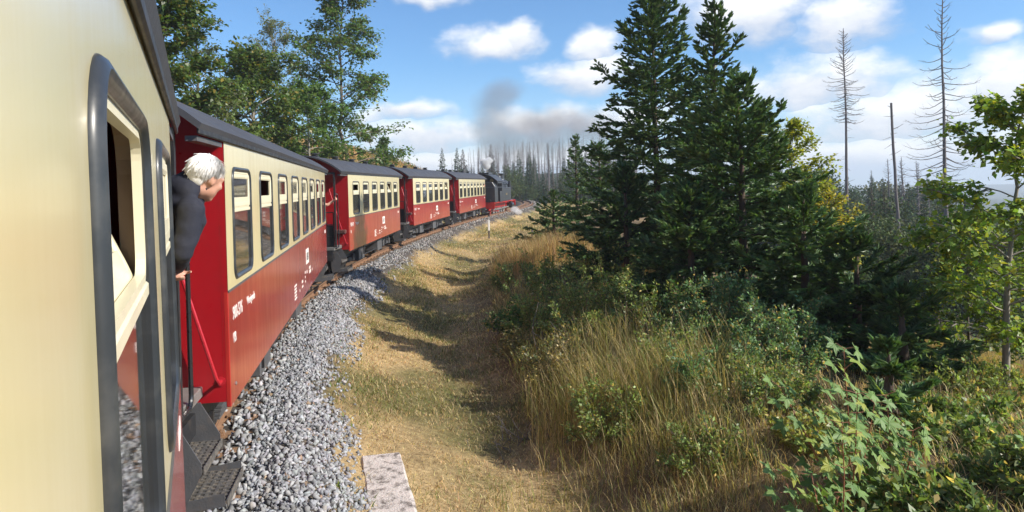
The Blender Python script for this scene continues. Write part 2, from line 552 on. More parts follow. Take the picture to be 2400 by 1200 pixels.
tag(ground, kind='structure')

# ------------------------------------------------------------------ track
track = empty('railway_track')
tag(track, kind='structure')
ss = np.arange(-14, 175, .5)
prof = [(-.065, -.145), (.065, -.145), (.065, -.132), (.012, -.118), (.010, -.042), (.034, -.034), (.034, -.005), (.026, 0), (-.026, 0), (-.034, -.005), (-.034, -.034), (-.010, -.042), (-.012, -.118), (-.065, -.132)]
for side in (-.5, .5):
    V = []
    for s in ss:
        for (dl, z) in prof:
            x, y = path_pt(s, side + dl)
            V.append((x, y, z))
    n = len(prof)
    Fc = np.array([(i * n + k, i * n + (k + 1) % n, (i + 1) * n + (k + 1) % n, (i + 1) * n + k) for i in range(len(ss) - 1) for k in range(n)])
    mi = [1 if k % n == 7 else 0 for i in range(len(ss) - 1) for k in range(n)]
    link('rail', np_mesh('rail', np.array(V), Fc, [M['rust'], M['railhead']], mat_idx=mi), track)
slm = []
for k in range(4):
    mb = MB().box(-.93, .93, -.115, .115, -.285, -.146)
    mb.v = [(x + random.uniform(-.02, .02), y + random.uniform(-.012, .012), z + random.uniform(-.006, .004)) for x, y, z in mb.v]
    for e in (-.5, .5):
        mb.box(e - .11, e + .11, -.06, .06, -.150, -.128)
        for q in (-.085, .085): mb.box(e + q - .02, e + q + .02, -.05, .05, -.13, -.10)
    slm.append(mb.mesh('sleeper', M['timber']))
s = -9.0
k = 0
while s < 150:
    x, y, th = path_at(s)
    o = link('sleeper', slm[k % 4], track, (x, y, 0), -th + random.uniform(-.02, .02))
    s += .62 + random.uniform(-.02, .02)
    k += 1

# ballast: a crushed stone shoulder
bed = empty('ballast_bed')
tag(bed, kind='structure')
def stone_shape(r):
    V = np.array([(x, y, z) for x in (-1, 1) for y in (-1, 1) for z in (-1, 1)], float)
    V = V * r.uniform(.45, 1.0, (8, 3)) * np.array([1.15, r.uniform(.55, .95), r.uniform(.38, .7)]) + r.uniform(-.22, .22, (8, 3))
    return V
SF = np.array([(0, 1, 3, 2), (4, 6, 7, 5), (0, 4, 5, 1), (2, 3, 7, 6), (0, 2, 6, 4), (1, 5, 7, 3)])
shapes = np.stack([stone_shape(rng) for _ in range(40)])
def rand_rot(n):
    q = rng.normal(size=(n, 4)); q /= np.linalg.norm(q, axis=1)[:, None]
    w_, x_, y_, z_ = q.T
    return np.stack([1 - 2 * (y_ * y_ + z_ * z_), 2 * (x_ * y_ - z_ * w_), 2 * (x_ * z_ + y_ * w_), 2 * (x_ * y_ + z_ * w_), 1 - 2 * (x_ * x_ + z_ * z_), 2 * (y_ * z_ - x_ * w_),
                     2 * (x_ * z_ - y_ * w_), 2 * (y_ * z_ + x_ * w_), 1 - 2 * (x_ * x_ + y_ * y_)], 1).reshape(-1, 3, 3)
def scatter_sl(n, s0, s1, l0, l1):
    return rng.uniform(s0, s1, n), rng.uniform(l0, l1, n)
parts = [(13500, -4, 8, .95, 2.15, .0275), (8500, 8, 17, .95, 2.15, .030), (6500, 17, 45, .85, 2.1, .040), (4500, 45, 120, .8, 2.5, .065), (1800, -4, 14, -.9, .75, .034), (2200, -3, 20, .68, .98, .036)]
sxs, sys_, szs, srs = [], [], [], []
for (n, s0, s1, l0, l1, r0) in parts:
    s_, l_ = scatter_sl(n, s0, s1, l0, l1)
    edge = 1.64 - .36 * np.clip((s_ - 12) / 25, 0, 1) + .22 * np.sin(s_ * .9) + .15 * np.sin(s_ * 2.7)
    keep = (l_ < edge) | (rng.random(n) < np.exp(-(l_ - edge) / .16))
    s_, l_ = s_[keep], l_[keep]
    x_, y_ = path_pt(s_, l_)
    r_ = r0 * rng.uniform(.55, 1.35, len(s_))
    sxs.append(x_); sys_.append(y_); srs.append(r_)
SX, SY, SR = np.concatenate(sxs), np.concatenate(sys_), np.concatenate(srs)
SZ = zfun(SX, SY) + rng.uniform(-.3, .95, len(SX)) * SR
tone = np.clip(rng.normal(.285, .085, len(SX)), .07, .56)
tint = np.stack([tone * rng.uniform(.94, 1.05, len(SX)), tone * rng.uniform(.98, 1.02, len(SX)), tone * rng.uniform(.97, 1.09, len(SX))], 1)
far_ = np.clip((np.hypot(SX, SY) - 16) / 25, 0, 1)[:, None]
tint = tint * (1 - far_ * np.array([[.12, .2, .3]]))
brown = rng.random(len(SX)) < .03
tint[brown] *= np.array([1.0, .72, .5])
# the stones that show largest are single parts
dist = np.hypot(SX, SY)
inview = (SY > 5.2) & (SX / np.maximum(SY, .1) > -.405) & (SX / np.maximum(SY, .1) < .2)
score = np.where(inview, SR / np.maximum(dist, 1), 0)
big = np.argsort(-score)[:300]
isbig = np.zeros(len(SX), bool); isbig[big] = True
SZ[big] += .012
stone_mats = []
for k in range(6):
    tn = (.18, .24, .29, .34, .40, .27)[k]
    stone_mats.append(paint('ballast_stone_%d' % k, (tn * 1.01, tn, tn * .99) if k < 5 else (.31, .285, .26), .85, var=.25, scale=30, spec=.25))
stone_me = [np_mesh('stone', shapes[k], SF, stone_mats[k % 6]) for k in range(18)]
for q, i in enumerate(big):
    o = link('stone', stone_me[q % 18], bed, (SX[i], SY[i], SZ[i]))
    o.rotation_euler = tuple(rng.uniform(0, 6.28, 3))
    o.scale = (SR[i] * 1.05,) * 3
R = ~isbig
n = int(R.sum())
V = np.einsum('nij,nkj->nki', rand_rot(n), shapes[rng.integers(0, 40, n)] * SR[R][:, None, None]) + np.stack([SX[R], SY[R], SZ[R]], 1)[:, None, :]
Fc = (np.arange(n)[:, None, None] * 8 + SF[None]).reshape(-1, 4)
o = link('loose_stones', np_mesh('loose_stones', V.reshape(-1, 3), Fc, M['stone'], np.repeat(tint[R], 8, 0)), bed)
tag(o, kind='stuff')
# ------------------------------------------------------------------ railway carriages
HW, Z0, ZB, Z1 = 1.25, .75, 1.755, 3.10          # half width, lower edge, colour break and top of the side wall
OV = 1.0                                          # end platform and roof overhang
WW, WZ0, WZ1, WR = .94, 1.835, 2.82, .11          # window opening
WH, WCZ = WZ1 - WZ0, (WZ1 + WZ0) / 2
def rr(wd, h, r, n=5):
    pts = []
    for (cx, cy, a0) in ((wd / 2 - r, h / 2 - r, 0), (-wd / 2 + r, h / 2 - r, 90), (-wd / 2 + r, -h / 2 + r, 180), (wd / 2 - r, -h / 2 + r, 270)):
        for k in range(n + 1):
            a = math.radians(a0 + 90 * k / n)
            pts.append((cx + r * math.cos(a), cy + r * math.sin(a)))
    return pts
def ring(prof, wd, h, r, n=5):
    """swept frame; prof = (outward offset, x)"""
    mb = MB()
    loops = [[(x, y, z) for (y, z) in rr(wd + 2 * o, h + 2 * o, max(r + o, .004), n)] for (o, x) in prof]
    m_ = len(loops[0])
    mb.v = [p for lp in loops for p in lp]
    k = len(loops)
    mb.f = [(i * m_ + j, i * m_ + (j + 1) % m_, ((i + 1) % k) * m_ + (j + 1) % m_, ((i + 1) % k) * m_ + j) for i in range(k) for j in range(m_)]
    return mb
def rect_pane(wd, h, r, x, th=.006):
    mb = MB()
    return mb.prism(rr(wd, h, r, 5), 0, x - th, x)
ZM = .14                                           # mid rail above the window centre
win_me = {
    'frame': ring([(-.014, -.016), (-.014, .004), (-.006, .013), (.008, .018), (.020, .013), (.027, .004), (.027, -.002), (0, -.002)], WW, WH, WR, 7).mesh('window', M['rubber'], True),
    'lower': MB().prism([(-WW / 2 + .012, ZM - .03), (-WW / 2 + .012, -WH / 2 + .10)] + [p for p in rr(WW - .024, WH - .024, WR, 5)[12:24]] + [(WW / 2 - .012, -WH / 2 + .10), (WW / 2 - .012, ZM - .03)], 0, -.012, -.006).mesh('lower_pane', M['glass']),
    'bar': MB().box(-.022, .003, -WW / 2 + .019, WW / 2 - .019, ZM - .042, ZM - .008).mesh('mid_rail', M['sash'], bevel=.005),
}
UH = WH / 2 - ZM - .02
def sash_mesh():
    mb = ring([(-.045, -.020), (-.045, -.002), (-.03, .004), (0, .004), (0, -.020)], WW - .07, UH - .03, .05, 5)
    mb.box(-.018, .003, -WW / 2 + .03, WW / 2 - .03, -UH / 2 + .008, -UH / 2 + .095)
    return mb.mesh('upper_sash', M['sash'])
win_me['sash'] = sash_mesh()
win_me['fixed'] = ring([(-.012, -.022), (-.012, -.001), (.006, -.001), (.006, -.022)], WW - .042, UH, .06, 5).mesh('fixed_frame', M['sash'])
win_me['upper'] = rect_pane(WW - .14, UH - .11, .03, -.006).mesh('upper_pane', M['glass'])
def window(parent, y, side, opened=0, detail=True):
    """side 1: right wall, -1: left wall; opened: 0 shut, 1 drop light lowered, 2 tilted inwards"""
    o = link('window', win_me['frame'], parent, (HW * side, y, WCZ), 0 if side > 0 else math.pi)
    link('lower_pane', win_me['lower'], o)
    if not detail: 
        p = link('upper_pane', win_me['upper'], o, (0, 0, ZM + UH / 2)); p.scale = (1, 1.14, 1.25)
        return o
    link('mid_rail', win_me['bar'], o)
    link('fixed_frame', win_me['fixed'], o, (0, 0, ZM + UH / 2))
    s = link('upper_sash', win_me['sash'], o, (0, 0, ZM + UH / 2))
    if opened == 2:
        s.location = (-.085, 0, ZM + UH / 2 - .03); s.rotation_euler = (0, -.40, 0)
    if opened != 1:
        p = link('upper_pane', win_me['upper'], o, s.location); p.rotation_euler = s.rotation_euler
    return o

def side_skin(L, ys, x, z0, z1, mat, name, wz=True):
    """side sheet with rounded window openings, returned as one mesh"""
    mb = MB()
    def q(ya, yb, za, zb): mb.add([(x, ya, za), (x, yb, za), (x, yb, zb), (x, ya, zb)], [(0, 1, 2, 3)])
    half = .78
    edges = [-L / 2]
    for y in ys:
        a0, b0 = y - half, y + half
        if a0 > edges[-1] + 1e-4: q(edges[-1], a0, z0, z1)
        inn = rr(WW, WH, WR, 5)
        n = 6
        vin = [(x, y + p[0], WCZ + p[1]) for p in inn]
        cor = [(b0, z1), (a0, z1), (a0, z0), (b0, z0)]
        base = len(mb.v)
        mb.v += vin + [(x, cy, cz) for cy, cz in cor] + [(x + math.copysign(.045 if abs(x) < HW - .01 else .0, x), p[1], p[2]) for p in vin]
        m_ = len(vin)
        for c_ in range(4):
            for k in range(n - 1): mb.f.append((base + c_ * n + k, base + c_ * n + k + 1, base + m_ + c_))
            k = c_ * n + n - 1
            mb.f.append((base + k, base + (k + 1) % m_, base + m_ + (c_ + 1) % 4, base + m_ + c_))
        if abs(x) < HW - .01:
            for k in range(m_): mb.f.append((base + k, base + (k + 1) % m_, base + m_ + 4 + (k + 1) % m_, base + m_ + 4 + k))
        edges.append(b0)
    if edges[-1] < L / 2 - 1e-4: q(edges[-1], L / 2, z0, z1)
    return mb.mesh(name, mat)

def roof_z(x): return 3.62 - .50 * (abs(x) / 1.30) ** 2.2
def text_mesh(txt, size, mat, shear=0.0):
    cu = bpy.data.curves.new('lettering', 'FONT')
    cu.body = txt; cu.size = size; cu.extrude = .0015; cu.resolution_u = 2; cu.shear = shear
    ob = bpy.data.objects.new('lettering', cu)
    COL.objects.link(ob)
    dg = bpy.context.evaluated_depsgraph_get()
    me = bpy.data.meshes.new_from_object(ob.evaluated_get(dg))
    bpy.data.objects.remove(ob); bpy.data.curves.remove(cu)
    me.materials.clear(); me.materials.append(mat)
    return me
def side_text(parent, name, txt, size, y, z, sxy=1.0, shear=0., mat='white', x=HW + .003):
    o = link(name, text_mesh(txt, size, M[mat], shear), parent, (x, y, z))
    o.rotation_euler = (math.radians(90), 0, math.radians(90))
    o.scale = (sxy, 1, 1)
    return o

_car = {}
def carriage(L, nwin, center, th, label, opened={}, number='900-516', rear_detail=True, own=False):
    root = empty('railway_carriage', (center[0], center[1], 0), -th)
    tag(root, label, 'carriage', 'carriages of the narrow gauge train')
    pitch = 1.595
    ys = [pitch * (i - (nwin - 1) / 2) - (.35 if own else 0) for i in range(nwin)]
    key = (L, nwin, own)
    if key not in _car:
        d = {}
        for sd, nm in ((1, 'r'), (-1, 'l')):
            d['cream' + nm] = side_skin(L, ys, HW * sd, ZB, Z1, M['cream'], 'upper_side_wall')
            d['line' + nm] = side_skin(L, ys, (HW - .055) * sd, 1.0, Z1, M['inside'], 'wall_lining')
            mb = MB()
            mb.box(HW * sd - .04 * (sd > 0), HW * sd + .04 * (sd < 0), -L / 2, L / 2, Z0, ZB - .004)
            d['red' + nm] = mb.mesh('lower_side_wall', M['red'], bevel=.006)
            d['trim' + nm] = MB().box(min(HW * sd, (HW + .007) * sd), max(HW * sd, (HW + .007) * sd), -L / 2, L / 2, ZB - .016, ZB + .004).mesh('waist_trim', M['iron'])
        # roof: a curved sheet with a rolled eave
        mb = MB()
        xs = [1.292 * (i / 14 - 1) for i in range(29)]
        n = len(xs)
        yy = [-L / 2 - OV + (L + 2 * OV) * i / 16 for i in range(17)]
        for y in yy:
            for x in xs: mb.v.append((x, y, roof_z(x)))
            for x in xs: mb.v.append((x * .985, y, roof_z(x) - .045))
        for i in range(len(yy) - 1):
            for j in range(n - 1):
                a_ = i * 2 * n + j
                mb.f.append((a_, a_ + 1, a_ + 2 * n + 1, a_ + 2 * n)); mb.f.append((a_ + n, a_ + 3 * n, a_ + 3 * n + 1, a_ + n + 1))
            for j in (0, n - 1):
                a_ = i * 2 * n + j
                mb.f.append((a_, a_ + 2 * n, a_ + 3 * n, a_ + n))
        for i in (0, len(yy) - 1):
            for j in range(n - 1):
                a_ = i * 2 * n + j
                mb.f.append((a_, a_ + n, a_ + n + 1, a_ + 1))
        d['roof'] = mb.mesh('roof', M['roof'], True)
        g_ = MB()
        for sd in (-1, 1): g_.box(min(sd * 1.252, sd * 1.275), max(sd * 1.252, sd * 1.275), -L / 2 - OV + .02, L / 2 + OV - .02, 3.045, 3.10)
        d['gutter'] = g_.mesh('gutter', M['black'], bevel=.008)
        # end wall with arched head and a door recess
        hw = HW - .004
        arch = [(x, roof_z(x) - .06) for x in [hw * (1 - i / 8) for i in range(17)]]
        e = MB()
        e.prism([(-hw, .80), (-.42, .80)] + [(-.42, 2.75), (.42, 2.75)] + [(.42, .80), (hw, .80)] + arch, 1, 0, .045)
        d['end'] = e.mesh('end_wall', M['end_red'])
        dm = MB().box(-.42, .42, 0, .035, .95, 1.72).box(-.42, -.26, 0, .035, 1.72, 2.75).box(.26, .42, 0, .035, 1.72, 2.75).box(-.26, .26, 0, .035, 2.5, 2.75)
        d['door'] = dm.mesh('end_door', M['end_red'])
        d['doorglass'] = MB().box(-.26, .26, .012, .018, 1.72, 2.5).mesh('door_pane', M['glass'])
        d['doorhandle'] = MB().tube([(.32, -.01, 1.85), (.32, -.06, 1.86), (.22, -.06, 1.86)], .012).mesh('door_handle', M['steel'])
        # underframe
        u = MB()
        for x in (-.95, .95): u.box(x - .05, x + .05, -L / 2 - OV + .05, L / 2 + OV - .05, .60, .78)
        for i in range(9):
            y = -L / 2 + .3 + (L - .6) * i / 8
            u.box(-.9, .9, y - .05, y + .05, .62, .76)
        for x in (-.95, .95):
            u.tube([(x, -L * .27, .62), (x, -L * .15, .33), (x, L * .15, .33), (x, L * .27, .62)], .022, 6)
            for y in (-L * .15, L * .15): u.box(x - .03, x + .03, y - .03, y + .03, .33, .62)
        for sd in (-1, 1):
            for y in (-L / 2 + .02, -L / 2 + 2.9, L / 2 - 2.9): u.box(sd * 1.08 - .015, sd * 1.08 + .015, y, y + .05, .40, .72)
        d['under'] = u.mesh('underframe', M['black'])
        d['floor'] = MB().box(-HW + .06, HW - .06, -L / 2 + .02, L / 2 - .02, .80, .94).mesh('floor', M['inside'])
        # seats
        st = MB()
        for i in range(nwin + 1):
            y = ys[0] - pitch / 2 + pitch * i
            if abs(y) > L / 2 - .3: continue
            for sd in (-1, 1):
                st.box(min(sd * .38, sd * 1.17), max(sd * .38, sd * 1.17), y - .05, y + .05, .94, 2.02)
                st.box(min(sd * .38, sd * 1.17), max(sd * .38, sd * 1.17), y - .5, y + .5, 1.28, 1.40)
        d['seats'] = st.mesh('seat_bench', M['seat'], bevel=.02)
        d['vent'] = MB().box(-.11, .11, -.12, .12, 0, .07).lathe([(.10, .07), (.10, .11), (.15, .115), (.15, .14), (.06, .155)], (0, 0, 0), 2, 12).mesh('roof_vent', M['black'])
        d['box'] = MB().box(-.22, .22, -.45, .45, 0, .44).mesh('battery_box', M['iron'], bevel=.012)
        _car[key] = d
    d = _car[key]
    for nm in ('r', 'l'):
        link('upper_side_wall', d['cream' + nm], root)
        link('wall_lining', d['line' + nm], root)
        link('lower_side_wall', d['red' + nm], root)
        link('waist_trim', d['trim' + nm], root)
    link('roof', d['roof'], root); link('gutter', d['gutter'], root)
    link('underframe', d['under'], root); link('floor', d['floor'], root); link('seat_bench', d['seats'], root)
    for i, y in enumerate(ys):
        window(root, y, 1, opened.get(i, 0))
        window(root, y, -1, 0, False)
    nv = 4 if nwin == 6 else 5
    for i in range(nv): link('roof_vent', d['vent'], root, (0, -L / 2 + 1.1 + (L - 2.2) * i / (nv - 1), roof_z(0) - .012))
    for y, sd in ((L * .12, 1), (-L * .18, -1), (-L * .22, 1)): link('battery_box', d['box'], root, (sd * .80, y, .24))
    # the two ends: wall, door, platform, railing, steps, handrails
    for e in (-1, 1):
        def Y(v): return e * (L / 2 + v)
        w_ = link('end_wall', d['end'], root, (0, Y(-.002), 0), 0 if e < 0 else math.pi)
        dd = link('end_door', d['door'], w_, (0, .03, 0))
        link('door_pane', d['doorglass'], w_, (0, .03, 0)); link('door_handle', d['doorhandle'], w_, (0, .03, 0))
        ya, yb = sorted((Y(.002), Y(OV - .05)))
        pf = MB().box(-1.02, 1.02, ya, yb, .86, .95).build('platform', M['steel'], root, bevel=.008)
        # end railing with lattice
        rl = MB()
        yr = Y(OV - .10)
        for sd in (-1, 1):
            if sd == 1: rl.build('end_railing', M['black'], root); rl = MB()
            for x in (.45 * sd, 1.0 * sd): rl.tube([(x, yr, .95), (x, yr, 1.95)], .018, 6)
            for z in (1.25, 1.6, 1.95): rl.tube([(sd * 1.0, yr, z), (sd * .45, yr, z)], .015, 6)
            rl.box(min(sd * .45, sd * 1.0), max(sd * .45, sd * 1.0), yr - .008, yr + .008, .96, 1.58)
        rl.build('end_railing', M['black'], root)
        post = MB()
        for sd in (-1, 1): post.box(sd * 1.06 - .025, sd * 1.06 + .025, Y(OV - .07) - .025, Y(OV - .07) + .025, .95, 3.10)
        post.box(-1.06, 1.06, Y(OV - .07) - .02, Y(OV - .07) + .02, 3.04, 3.10)
        post.build('roof_post', M['black'], root)
        for sd in (-1, 1): MB().box(min(sd * 1.16, sd * 1.245), max(sd * 1.16, sd * 1.245), min(Y(.045), Y(OV - .06)), max(Y(.045), Y(OV - .06)), 3.0, 3.04).build('platform_fascia', M['iron'], root)
        for sd in (-1, 1):
            # black hoop at the steps
            y1, y2, xh = Y(.52), Y(OV - .12), sd * 1.05
            pts = []
            for (cy, cz, a0) in ((.52 + .10, 2.38, 180), (OV - .22, 2.38, 90)):
                for k in range(6):
                    a_ = math.radians(a0 - 18 * k)
                    pts.append((xh, Y(cy + .10 * math.cos(a_)), cz + .10 * math.sin(a_)))
            pts += [(xh, Y(OV - .12), 1.1)]
            bot = [(xh, Y(.62 + .10 * math.cos(math.radians(a_))), 1.02 + .10 * math.sin(math.radians(a_))) for a_ in (270, 252, 234, 216, 198, 180)]
            MB().tube([(xh, Y(OV - .12), .92)] + bot + [(xh, Y(.52), 1.1)] + pts, .019, 8, ).build('grab_hoop', M['black_rail'], root, True)
            # long red handrail on the end wall, standing off it on two stubs
            t0, t1 = Vector((sd * .70, Y(.11), 2.62)), Vector((sd * 1.17, Y(.11), .98))
            di = (t1 - t0).normalized()
            pts = [(t0.x, Y(.0), t0.z), (t0.x, Y(.075), t0.z), tuple(t0 + di * .05), tuple(t1 - di * .05), (t1.x, Y(.075), t1.z), (t1.x, Y(.0), t1.z)]
            h = MB().tube(pts, .017, 8)
            for p in (t0, t1): h.lathe([(.04, -.004), (.04, .004), (.02, .012)], (p.x, Y(.006), p.z), 1, 10)
            h.build('handrail', M['rail_red'], root, True)
            # steps: two perforated treads between cheek plates
            st = empty('steps', (0, 0, 0), 0, root)
            yy0, yy1 = .18, .86
            def plate(v):
                a0, b0 = sorted((Y(v), Y(v + .012)))
                return MB().prism([(sd * p, q) for p, q in ((.86, .86), (1.04, .86), (1.19, .585), (1.19, .50), (1.09, .31), (1.35, .345), (1.35, .25), (.92, .22))], 1, a0, b0)
            for v in (yy0, yy1): plate(v).build('cheek_plate', M['iron'], st)
            for (xa, xb, z) in ((.96, 1.20, .54), (1.06, 1.36, .285)):
                mb = MB()
                a0, b0 = sorted((Y(yy0 + .012), Y(yy1)))
                nxs, nys = 5, 10
                x0_, x1_ = sd * xa, sd * xb
                lo, hi = min(x0_, x1_), max(x0_, x1_)
                mb.box(lo, hi, a0, b0, z - .022, z - .012)
                for i in range(nxs + 1):
                    x = lo + (hi - lo) * i / nxs
                    mb.box(max(lo, x - .012), min(hi, x + .012), a0, b0, z - .012, z)
                for j in range(nys + 1):
                    y = a0 + (b0 - a0) * j / nys
                    mb.box(lo, hi, max(a0, y - .012), min(b0, y + .012), z - .0125, z - .001)
                ed = sd * xb
                mb.box(min(ed, ed + sd * .008), max(ed, ed + sd * .008), a0, b0, z - .05, z + .012)
                mb.build('tread', M['tread'], st)
        # buffer beam and centre coupler
        ya, yb = sorted((Y(OV - .05), Y(OV + .02)))
        MB().box(-.98, .98, ya, yb, .56, .84).build('buffer_beam', M['black'], root)
        cp = MB()
        ya, yb = sorted((Y(OV + .02), Y(OV + .42)))
        cp.box(-.06, .06, ya, yb, .60, .72)
        cp.lathe([(.06, 0), (.20, e * .02), (.20, e * .05), (.14, e * .07)], (0, Y(OV + .42), .70), 1, 14)
        cp.tube([(.3, Y(OV), .66), (.34, Y(OV + .2), .40), (.2, Y(OV + .45), .36)], .025, 6)
        cp.build('coupler', M['black'], root)
        # bogie
        by = e * (L / 2 - 1.55)
        bg_ = empty('bogie', (0, by, 0), 0, root)
        fb = MB()
        for sd in (-1, 1):
            fb.prism([(-1.05, .47), (1.05, .47), (1.05, .58), (.35, .58), (.2, .44), (-.2, .44), (-.35, .58), (-1.05, .58)], 0, sd * .80 - .03, sd * .80 + .03)
            for y in (-.7, .7):
                fb.box(sd * .80 - .09, sd * .80 + .09, y - .13, y + .13, .26, .48)
            for k in range(4): fb.box(sd * .86 - .04, sd * .86 + .04, -.35 + .04 * k, .35 - .04 * k, .30 + .028 * k, .322 + .028 * k)
        fb.box(-.8, .8, -.14, .14, .46, .60)
        fb.build('bogie_frame', M['iron'], bg_)
        for y in (-.7, .7):
            wh = MB()
            for sd in (-1, 1): wh.lathe([(.06, -.05), (.36, -.05), (.395, -.05), (.395, -.02), (.355, -.018), (.35, .05), (.31, .055), (.28, .02), (.08, .03), (.06, .06)] if sd > 0 else [(.06, .05), (.36, .05), (.395, .05), (.395, .02), (.355, .018), (.35, -.05), (.31, -.055), (.28, -.02), (.08, -.03), (.06, -.06)], (sd * .50, y, .352), 0, 24)
            wh.tube([(-.75, y, .352), (.75, y, .352)], .05, 8)
            wh.build('wheelset', M['black'], bg_, True)
    # lettering and emblem on the right side
    f0 = -L / 2
    side_text(root, 'lettering', number, .175, f0 + .17, 1.47, .82)
    side_text(root, 'lettering', 'Wernigerode', .115, f0 + .90, 1.495, .75)
    side_text(root, 'lettering', 'KB', .13, f0 + .17, 1.27, .8)
    pl = MB().box(HW, HW + .006, .35 + L * .03, .84 + L * .03, 1.255, 1.525).build('emblem_plate', M['white'], root)
    side_text(pl, 'lettering', 'HSB', .20, .38 + L * .03, 1.32, .96, .3, 'mark', HW + .008)
    marks = MB()
    for k in range(5): marks.box(HW, HW + .003, f0 + L * .40, f0 + L * .40 + .32 - .05 * (k % 2), 1.10 - .05 * k, 1.125 - .05 * k)
    for (a_, wd, z, h) in ((.46, .05, .93, .04), (.49, .22, 1.02, .045), (.49, .22, .94, .035), (.535, .13, 1.12, .04), (.535, .10, 1.04, .035), (.535, .12, .96, .035), (.56, .16, 1.09, .05), (.60, .36, 1.03, .06), (.60, .30, 1.11, .05), (.65, .06, 1.02, .05)):
        nb = max(2, int(wd / .045))
        for q_ in range(nb): marks.box(HW, HW + .003, f0 + L * a_ + wd * q_ / nb, f0 + L * a_ + wd * (q_ + .62) / nb, z, z + h)
    marks.build('inscription', M['white'], root)
    MB().box(HW, HW + .003, L / 2 - .62, L / 2 - .5, 1.52, 1.60).box(HW, HW + .003, L / 2 - .46, L / 2 - .34, 1.52, 1.60).build('inscription', M['white'], root)
    bl = MB()
    for y in (-L / 2 + .22, L / 2 - .22): bl.lathe([(.018, 0), (.018, .008), (.008, .012)], (HW, y, .90), 0, 8)
    bl.build('bolt', M['steel'], root)
    return root

L8, L6 = 12.75, 10.2
GAP = 3.16
OWN_TH = -.409
OWN_C = (-.278 - .3977 * .22 + .9175 * .014, -2.735 + .9175 * .22 + .3977 * .014)
own = carriage(L8, 8, OWN_C, OWN_TH, 'nearest cream and red railway carriage close at the left edge of the picture', {7: 0, 6: 2, 5: 2}, '900-518', own=True)
own.location.z = -.065
own.rotation_euler.y = -.012          # the near coach leans a little outwards in the curve
FC = [((-4.887, 12.375), -.1845, L8, 8), ((-6.174, 26.94), -.0049, L6, 6), ((-5.571, 40.28), .0839, L6, 6), ((-4.131, 54.85), .0989, L8, 8)]
labs = ['second cream and red carriage with eight windows, beside the white haired man', 'third red and cream carriage with six windows, where the track starts to show',
        'six window red and cream carriage, second behind the steam engine', 'cream and red eight window carriage coupled directly behind the steam engine']
nums = ['900-516', '900-491', '900-475', '900-507']
ops = [{1: 1}, {0: 1, 4: 2}, {5: 2}, {7: 1}]
CARS = []
for i, ((c_, th, L, n)) in enumerate(FC):
    CARS.append(carriage(L, n, c_, th, labs[i], ops[i], nums[i]))
def own_pt(r, al, z): return Vector((OWN_C[0] + math.cos(OWN_TH) * r + math.sin(OWN_TH) * al, OWN_C[1] - math.sin(OWN_TH) * r + math.cos(OWN_TH) * al, z))
def car_pt(i, r, al, z):
    (cx, cy), th, L, n = FC[i]
    return Vector((cx + math.cos(th) * r + math.sin(th) * al, cy - math.sin(th) * r + math.cos(th) * al, z))

# ------------------------------------------------------------------ steam engine, chimney leading
LS = 62.6
lx, ly, lth = path_at(LS)
loco = empty('steam_engine', (lx, ly, 0), -lth)
tag(loco, 'black tank steam engine with red wheels and frame at the head of the train', 'locomotive')
YB, YF = -5.4, 5.4
# frame
fr_ = MB()
for sd in (-1, 1):
    fr_.box(sd * .62 - .03, sd * .62 + .03, YB + .1, YF - .1, .55, 1.05)
    fr_.box(sd * 1.12 - .05, sd * 1.12 + .05, YB + .2, YF - .4, .98, 1.06)
fr_.box(-1.2, 1.2, YB, YB + .09, .52, 1.10).box(-1.15, 1.15, YF - .09, YF, .50, 1.06)
for y in (-3.2, -1.8, -.4, 1, 2.4): fr_.box(-.62, .62, y - .06, y + .06, .6, .95)
fr_.build('frame', M['loco_red'], loco)
bs = MB()
for sd in (-1, 1):
    bs.box(min(sd * 1.0, sd * 1.42), max(sd * 1.0, sd * 1.42), YB + .05, YB + .85, .30, .36)
    bs.prism([(sd * 1.02, .36), (sd * 1.06, .36), (sd * 1.30, .95), (sd * .98, .95)], 1, YB + .02, YB + .07)
    bs.box(min(sd * 1.0, sd * 1.35), max(sd * 1.0, sd * 1.35), YB + .9, YB + 1.3, .62, .66)
bs.build('cab_steps', M['loco_red'], loco)
# wheels
for y in (-2.6, -1.45, -.3, .85, 2.0):
    for sd in (-1, 1):
        wh = empty('driving_wheel', (sd * .5, y, .5), 0, loco)
        MB().lathe([(.46, -.06), (.50, -.06), (.53, -.055), (.53, -.03), (.50, -.02), (.495, .06), (.46, .06)], (0, 0, 0), 0, 28).build('tyre', M['steel'], wh, True)
        sp = MB().lathe([(.10, -.05), (.10, .09), (.05, .10)], (0, 0, 0), 0, 14)
        for k in range(10):
            a_ = math.pi * 2 * k / 10
            sp.tube([(0, 0, 0), (0, .45 * math.cos(a_), .45 * math.sin(a_))], .025, 5)
        sp.prism([(.42 * math.cos(t_), .42 * math.sin(t_)) for t_ in np.linspace(.4, 1.9, 8)], 0, -.03, .05)
        sp.build('spokes', M['loco_red'], wh)
for y in (-4.1, 3.6):
    wh = MB()
    for sd in (-1, 1): wh.lathe([(.05, -.05), (.30, -.05), (.33, -.045), (.33, -.02), (.30, .05), (.05, .06)], (sd * .5, y, .3), 0, 20)
    wh.tube([(-.7, y, .3), (.7, y, .3)], .05)
    wh.build('carrying_wheels', M['loco_red'], loco, True)
